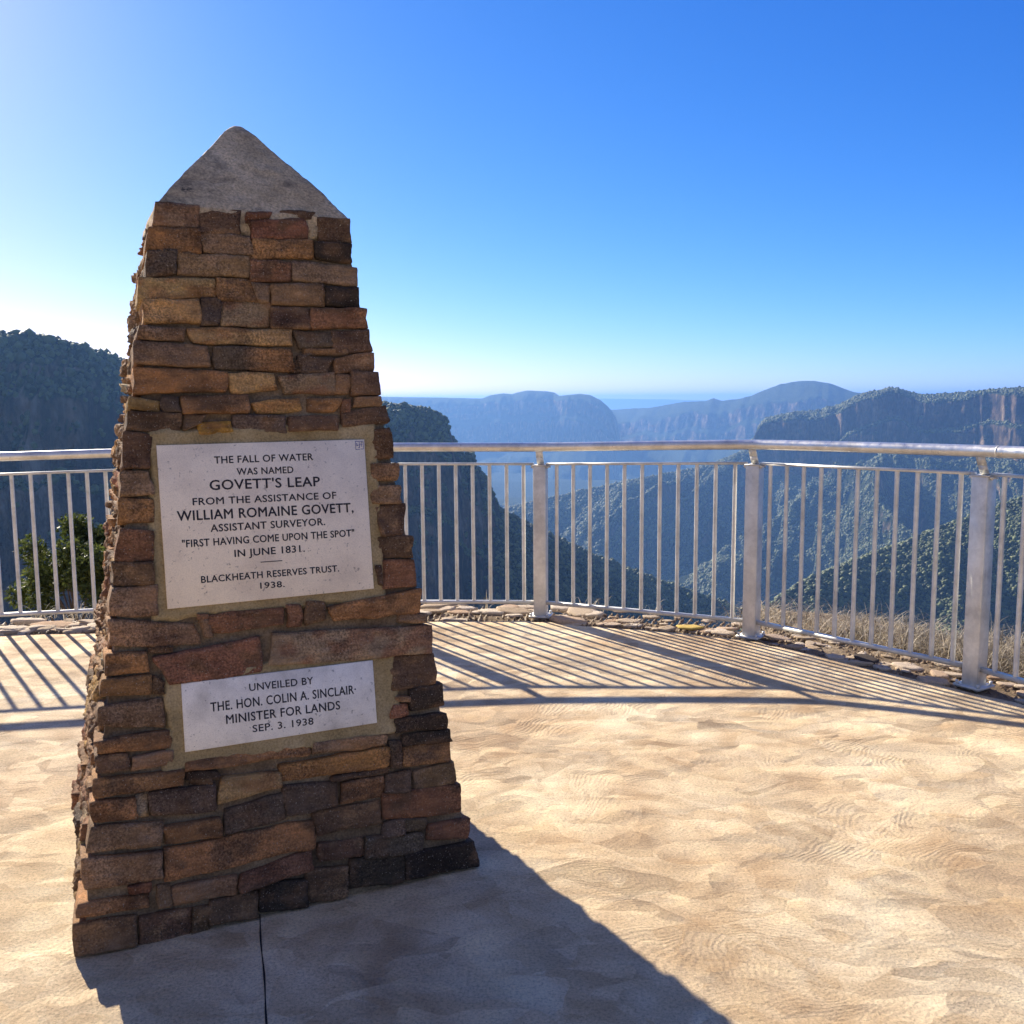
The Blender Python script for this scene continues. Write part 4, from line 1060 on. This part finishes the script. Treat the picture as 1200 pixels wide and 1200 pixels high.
# ================================================================== THE RAILING
POSTS = [(-4.0, 6.14, 1.150), (-2.62, 6.41, 1.172), (-1.206, 6.600, 1.190), (.198, 6.534, 1.186), (1.515, 5.914, 1.222), (2.411, 4.836, 1.232), (3.02, 3.57, 1.238)]
railing = empty('metal_railing', (0.198, 6.534, 0))
tag(railing, 'curved galvanised steel safety railing with a round handrail and upright bars along the cliff edge', 'railing')
PP = [np.array(p[:2]) for p in POSTS]
def inward(i):
    a = PP[min(i + 1, len(PP) - 1)] - PP[max(i - 1, 0)]; a /= np.linalg.norm(a)
    return np.array([a[1], -a[0]]), a
hr = []
for i, (x, y, zr) in enumerate(POSTS):
    n_, t_ = inward(i)
    R = np.array([[t_[0], n_[0], 0], [t_[1], n_[1], 0], [0, 0, 1]])
    zt = zr - .114
    m = MB(); m.box((x, y, (zt - .03) / 2 - .015), (.088, .088, zt + .03), R)
    po = m.build('post', M_STEEL); par(po, railing)
    bv = po.modifiers.new('bevel', 'BEVEL'); bv.width = .006; bv.segments = 2
    m = MB(); m.box((x, y, .006), (.145, .145, .012), R)
    for sx_ in (-1, 1):
        for sy_ in (-1, 1):
            q = R @ np.array([sx_ * 0.058, sy_ * .058, 0]); m.tube([(x + q[0], y + q[1], .01), (x + q[0], y + q[1], .030)], .009, 6)
    bp = m.build('base_plate', M_STEEL); bp.parent = po
    m = MB(); m.box((x, y, zt - .012), (.096, .096, .006), R); cp = m.build('post_cap', M_STEEL); cp.parent = po
    # bent strap carrying the handrail
    c_ = np.array([x, y]); top = c_ + n_ * .045
    m = MB(); pts = [(*(c_ - n_ * .02), zt - .010), (*(c_ + n_ * .0), zt + .004), (*(c_ + n_ * .022), zt + .040), (*top, zr - .026)]
    for k in range(3):
        a_, b2 = np.array(pts[k]), np.array(pts[k + 1]); T3 = np.array([t_[0], t_[1], 0]) * .024
        d3 = b2 - a_; d3 /= np.linalg.norm(d3); nn = np.cross(d3, T3); nn /= np.linalg.norm(nn); nn *= .004
        Vb = [a_ - T3 - nn, a_ + T3 - nn, b2 + T3 - nn, b2 - T3 - nn, a_ - T3 + nn, a_ + T3 + nn, b2 + T3 + nn, b2 - T3 + nn]
        m.add(Vb, [[0, 3, 2, 1], [4, 5, 6, 7], [0, 1, 5, 4], [2, 3, 7, 6], [1, 2, 6, 5], [0, 4, 7, 3]])
    br = m.build('rail_bracket', M_STEEL); br.parent = po
    hr.append((*top, zr))
# smooth handrail curve through the brackets
hr = np.array(hr)
def catmull(P, k=14):
    P = np.vstack([2 * P[0] - P[1], P, 2 * P[-1] - P[-2]]); o = []
    for i in range(1, len(P) - 2):
        for t in np.linspace(0, 1, k, endpoint=False):
            a, b_, c_, d_ = P[i - 1:i + 3]
            # straight lengths with short bends near each post
            cr = .5 * ((2 * b_) + (-a + c_) * t + (2 * a - 5 * b_ + 4 * c_ - d_) * t * t + (-a + 3 * b_ - 3 * c_ + d_) * t ** 3)
            o.append(cr * .45 + (b_ + (c_ - b_) * t) * .55)
    o.append(P[-2]); return np.array(o)
m = MB(); m.tube(catmull(hr), .0305, 24)
par(m.build('handrail', M_RAIL, smooth=True), railing)
for i, f in ((5, .10), (1, .06)):
    a_, b2 = hr[i], hr[i + 1]; p_ = a_ + (b2 - a_) * f; d3 = (b2 - a_) / np.linalg.norm(b2 - a_)
    j_ = catmull(hr); k_ = np.argmin(np.linalg.norm(j_ - p_, axis=1)); d3 = j_[k_ + 1] - j_[k_]; d3 /= np.linalg.norm(d3)
    m = MB(); m.tube([j_[k_] + d3 * .001, j_[k_] + d3 * .006], .0322, 24)
    par(m.build('rail_joint', M_STEEL), railing)
for i in range(len(POSTS) - 1):
    a_, b2 = PP[i], PP[i + 1]; L = np.linalg.norm(b2 - a_); t_ = (b2 - a_) / L; n_ = np.array([t_[1], -t_[0]])
    za, zb = POSTS[i][2] - .118, POSTS[i + 1][2] - .118
    panel = empty('railing_panel', (*a_, 0)); par(panel, railing)
    for (nm, z0, z1, w_, h_) in (('top_bar', za, zb, .032, .016), ('bottom_bar', .100, .100, .032, .022)):
        m = MB()
        A = np.array([*(a_ + t_ * .046), z0]); B = np.array([*(b2 - t_ * .046), z1]); d3 = (B - A); LL = np.linalg.norm(d3); d3 /= LL
        N3 = np.array([*n_, 0]); U3 = np.cross(N3, d3)
        R = np.stack([d3, N3, U3], 1)
        m.box((A + B) / 2, (LL, w_, h_), R)
        o = m.build(nm, M_STEEL); o.parent = panel; o.matrix_parent_inverse = Matrix.Translation((*a_, 0)).inverted()
    for (pp, zz) in ((a_ + t_ * .055, za), (b2 - t_ * .055, zb)):
        R = np.array([[t_[0], n_[0], 0], [t_[1], n_[1], 0], [0, 0, 1]])
        m = MB(); m.box((*(pp + n_ * .0), zz - .016), (.022, .05, .012), R); m.tube([(*(pp + n_ * .012), zz - .03), (*(pp + n_ * .012), zz - .008)], .006, 6)
        pn = m.build('fixing_tab', M_STEEL); pn.parent = panel; pn.matrix_parent_inverse = Matrix.Translation((*a_, 0)).inverted()
    for k in range(1, 12):
        p_ = a_ + (b2 - a_) * k / 12; z1 = za + (zb - za) * k / 12
        m = MB(); m.tube([(*p_, .108), (*p_, z1 - .006)], .0130, 12, caps=False)
        bl = m.build('baluster', M_STEEL, smooth=True); bl.parent = panel; bl.matrix_parent_inverse = Matrix.Translation((*a_, 0)).inverted()

# ================================================================== flat stones along the edge
def flake(seed, th):
    rg = random.Random(seed); n = rg.randint(5, 8); ang = sorted(rg.uniform(0, 6.28) for _ in range(n))
    ang = [(a * .35 + (k / n * 6.28) * .65) for k, a in enumerate(ang)]
    out = []
    for a in ang: out.append((math.cos(a) * rg.uniform(.75, 1.1), math.sin(a) * rg.uniform(.42, .7)))
    P = []
    for k in range(n):
        for t in (0, .33, .66):
            a, b_ = np.array(out[k]), np.array(out[(k + 1) % n]); P.append(a + (b_ - a) * t + np.array([rg.uniform(-.03, .03), rg.uniform(-.03, .03)]))
    P = np.array(P); n = len(P); V = []; rows = []
    for z, sc_ in ((-1.0, .92), (-.2, 1.0), (.55, .98), (.95, .90), (1.05, .6), (1.0, .25)):
        rows.append(np.column_stack([P * sc_, np.full(n, z * th) + np.array([rg.uniform(-.12, .12) * th for _ in range(n)])]))
    V = np.vstack(rows + [[[0, 0, th]]])
    return V, [grid_faces(6, n, True), np.array([[5 * n + k, 5 * n + (k + 1) % n, 6 * n] for k in range(n)])]
FV = [flake(300 + k, .11) for k in range(10)]
def stone_label(x, s):
    size = 'small' if s < .065 else ('medium' if s < .10 else 'large')
    if x < -2.7: w = 'left of the obelisk'
    elif x < -.6: w = 'behind the obelisk'
    elif x < .2: w = 'between obelisk and first post'
    elif x < 1.5: w = 'between first and second posts right of obelisk'
    elif x < 2.4: w = 'between the two rightmost posts'
    else: w = 'right of the rightmost post'
    return size + ' flat sandstone flake under the railing, ' + w
LBL = 'thin pale sandstone flake in the rough strip at the foot of the railing'
first = {}
def put_flake(k, x, y, z, s, rz, tilt, name='flat_stone', label=LBL, mat=None, group='flat stones in the strip under the railing'):
    if k in first and mat is None:
        o = first[k].copy(); COL.objects.link(o)
    else:
        V, F = FV[k]; o = mesh(name, V, F, mat or M_LOOSE)
        if mat is None: first[k] = o
    o.location = (x, y, z); o.scale = (s, s, s * random.uniform(.7, 1.3)); o.rotation_euler = (tilt[0], tilt[1], rz)
    tag(o, label, 'stone', group); return o
i0 = np.argmin(np.abs(ED[:, 0] + 3.9)); i1 = np.argmin(np.linalg.norm(ED - np.array([2.9, 3.8]), axis=1))
iq = int(np.argmin(np.linalg.norm(ED - np.array([1.4, 5.85]), axis=1)))
for k in range(285):
    i = random.randint(i0, i1) if k < 235 else random.randint(iq, i1)
    off = random.uniform(.0, 1) ** 1.2 * .46 + .05
    p = ED[i] + NO[i] * off
    s = random.uniform(.035, .13) * (1.25 if ED[i][0] < .6 else .8)
    ta = math.atan2(TN[i][1], TN[i][0])
    z = .004 + random.uniform(-.006, .010)
    if any(np.linalg.norm(p - q_) < .09 + s * .8 for q_ in PP): continue
    put_flake(k % 10, p[0], p[1], z - .012, s, ta + random.gauss(0, .5), (random.gauss(0, .07), random.gauss(0, .07)), label=stone_label(p[0], s))
g = at(820, 737, 6.0); gz = g
o = put_flake(3, 1.17, 6.14, .010, .10, -.3, (.03, 0), 'flat_stone', 'bright ochre yellow flat stone at the edge of the concrete between two railing posts', M_YELLOW, None)
o.scale.z *= .5
o = put_flake(6, 2.03, 5.33, .012, .085, -.9, (.1, .1), 'flat_stone', 'dark brown flat stone lying on the slab edge between the two right-hand railing posts', plain('dark_rock', (.07, .055, .045), .9, 0, .2, 20, .3), None)

# gravel and leaf litter (stuff)
def litter():
    m = MB(); rg = random.Random(5)
    for k in range(5200):
        i = rg.randint(i0, i1); right = ED[i][0] > 1.0
        off = rg.uniform(.02, 1.25 if ED[i][0] > 1.6 else .42)
        p = ED[i] + NO[i] * off
        z = -.012 - max(0, off - 1.0) * .25
        s = rg.uniform(.006, .02); a = rg.uniform(0, 6.28); e = rg.uniform(.25, .9)
        ca, sa = math.cos(a) * s, math.sin(a) * s
        h = rg.uniform(.2, 1.0) * s
        V = [(p[0] + ca, p[1] + sa, z), (p[0] - sa * e, p[1] + ca * e, z + h * .3), (p[0] - ca, p[1] - sa, z), (p[0] + sa * e, p[1] - ca * e, z + h * .5), (p[0], p[1], z + h + .006)]
        m.add(V, [[[0, 1, 4], [1, 2, 4], [2, 3, 4], [3, 0, 4]]])
    tag(m.build('leaf_litter', M_LITTER), kind='stuff')
litter()

# dry grass beyond the railing (stuff)
def grass():
    rg = np.random.default_rng(3); V = []; F = []; n = 0
    def blade(p, h, lean, az, w, curl):
        nonlocal n
        segs = 5; d = np.array([math.cos(az), math.sin(az), 0]); side = np.array([-d[1], d[0], 0]) * w
        for k in range(segs + 1):
            t = k / segs
            q = p + d * (lean * t ** 1.6) + np.array([0, 0, h * (t - curl * t ** 3)])
            ww = side * (1 - t * .85)
            V.append(q - ww); V.append(q + ww)
        for k in range(segs): F.append([n + 2 * k, n + 2 * k + 1, n + 2 * k + 3, n + 2 * k + 2])
        n += 2 * segs + 2
    def tuft(p, cnt, h, spread, r=.05):
        for _ in range(cnt):
            az = rg.uniform(0, 6.28); q = p + np.array([rg.normal(0, r), rg.normal(0, r), 0])
            hh = h * rg.uniform(.45, 1.1)
            blade(q, hh, spread * rg.uniform(.2, 1.2), az, rg.uniform(.0015, .0042), rg.uniform(.2, 1.15))
    for i in range(i0, i1 + 10):
        x = ED[i][0]
        if x > 1.3:
            for _ in range(6):
                off = rg.uniform(.50, 1.25); p = ED[i] + NO[i] * off
                if rg.random() < .9: tuft(np.array([*p, -.04 - max(0, off - .9) * .2]), 18, (.20 + .12 * min(1, (x - 1.3))) * rg.uniform(.6, 1.15), .26, .07)
        elif x > .3 and rg.random() < .10:
            p = ED[i] + NO[i] * rg.uniform(.42, .8); tuft(np.array([*p, -.03]), 14, .17, .12)
        elif x < .3 and rg.random() < .05:
            p = ED[i] + NO[i] * rg.uniform(.42, .8); tuft(np.array([*p, -.03]), 10, .12, .10)
    for x in (-2.95, -2.8, -3.1, -3.35):
        tuft(np.array([x, 6.65, -.03]), 26, .16, .14)
    tuft(np.array([-.2, 6.85, -.03]), 7, .26, .05, .015); tuft(np.array([1.02, 6.6, -.03]), 12, .2, .1, .02)
    tag(mesh('dry_grass', np.array(V), np.array(F), M_GRASS), kind='stuff')
grass()

# ================================================================== green bush below the brow, left
def bush(name, c, rx, ry, rz, cnt, seed, leaf, trunk_base):
    rg = np.random.default_rng(seed)
    root = empty(name, trunk_base)
    cl = []
    nb_ = 60
    for k in range(nb_):
        d = rg.normal(size=3); d /= np.linalg.norm(d); d[2] = abs(d[2]) * 1.0 - .25
        cl.append(np.array(c) + d * np.array([rx, ry, rz]) * rg.uniform(.35, 1.15))
    cl = np.array(cl)
    k = rg.integers(0, nb_, cnt); d = rg.normal(size=(cnt, 3)); d /= np.linalg.norm(d, axis=1)[:, None]
    P = cl[k] + d * (rx * .22 * rg.random(cnt) ** .5)[:, None]
    a = rg.normal(size=(cnt, 3)); a /= np.linalg.norm(a, axis=1)[:, None]; b_ = np.cross(a, rg.normal(size=(cnt, 3))); b_ /= np.linalg.norm(b_, axis=1)[:, None]
    s = rg.uniform(.6, 1.25, cnt)[:, None] * leaf
    V = np.stack([P - a * s, P + b_ * s * .36, P + a * s, P - b_ * s * .36], 1).reshape(-1, 3)
    F = np.arange(cnt * 4).reshape(-1, 4)
    par(mesh('foliage', V, F, M_LEAF), root)
    m = MB(); tb = np.array(trunk_base, float)
    for q in range(16):
        e = cl[q]; mid = (tb + e) / 2 + rg.normal(size=3) * .08
        m.tube([tb, tb * .6 + mid * .4, mid, e], [.03, .022, .015, .006], 6, caps=False)
    par(m.build('trunk', M_WOOD, smooth=True), root)
    return root
bs = bush('bush', (-3.88, 8.75, -.10), .66, .6, .68, 22000, 4, .030, (-3.8, 8.7, -1.9))
tag(bs, 'leafy green bush growing just beyond the railing, seen through the bars left of the obelisk', 'bush')

# ================================================================== AIR
def haze():
    x0, x1, y0, y1, z0, z1 = -29000, 29000, -25500, 26500, -720, 128
    V = [(x, y, z) for z in (z0, z1) for y in (y0, y1) for x in (x0, x1)]
    M = bpy.data.materials.new('air'); M.use_nodes = True; nt = M.node_tree
    nt.nodes.remove(nt.nodes['Principled BSDF'])
    pv = nt.nodes.new('ShaderNodeVolumePrincipled')
    pv.inputs['Color'].default_value = (.23, .48, 1.0, 1); pv.inputs['Density'].default_value = HAZE
    pv.inputs['Anisotropy'].default_value = .35
    nt.links.new(pv.outputs[0], nt.nodes['Material Output'].inputs['Volume'])
    o = mesh('haze', np.array(V), [[0, 2, 3, 1], [4, 5, 7, 6], [0, 1, 5, 4], [2, 6, 7, 3], [0, 4, 6, 2], [1, 3, 7, 5]], M)
    tag(o, kind='stuff')
HAZE = 1.05e-4
haze()
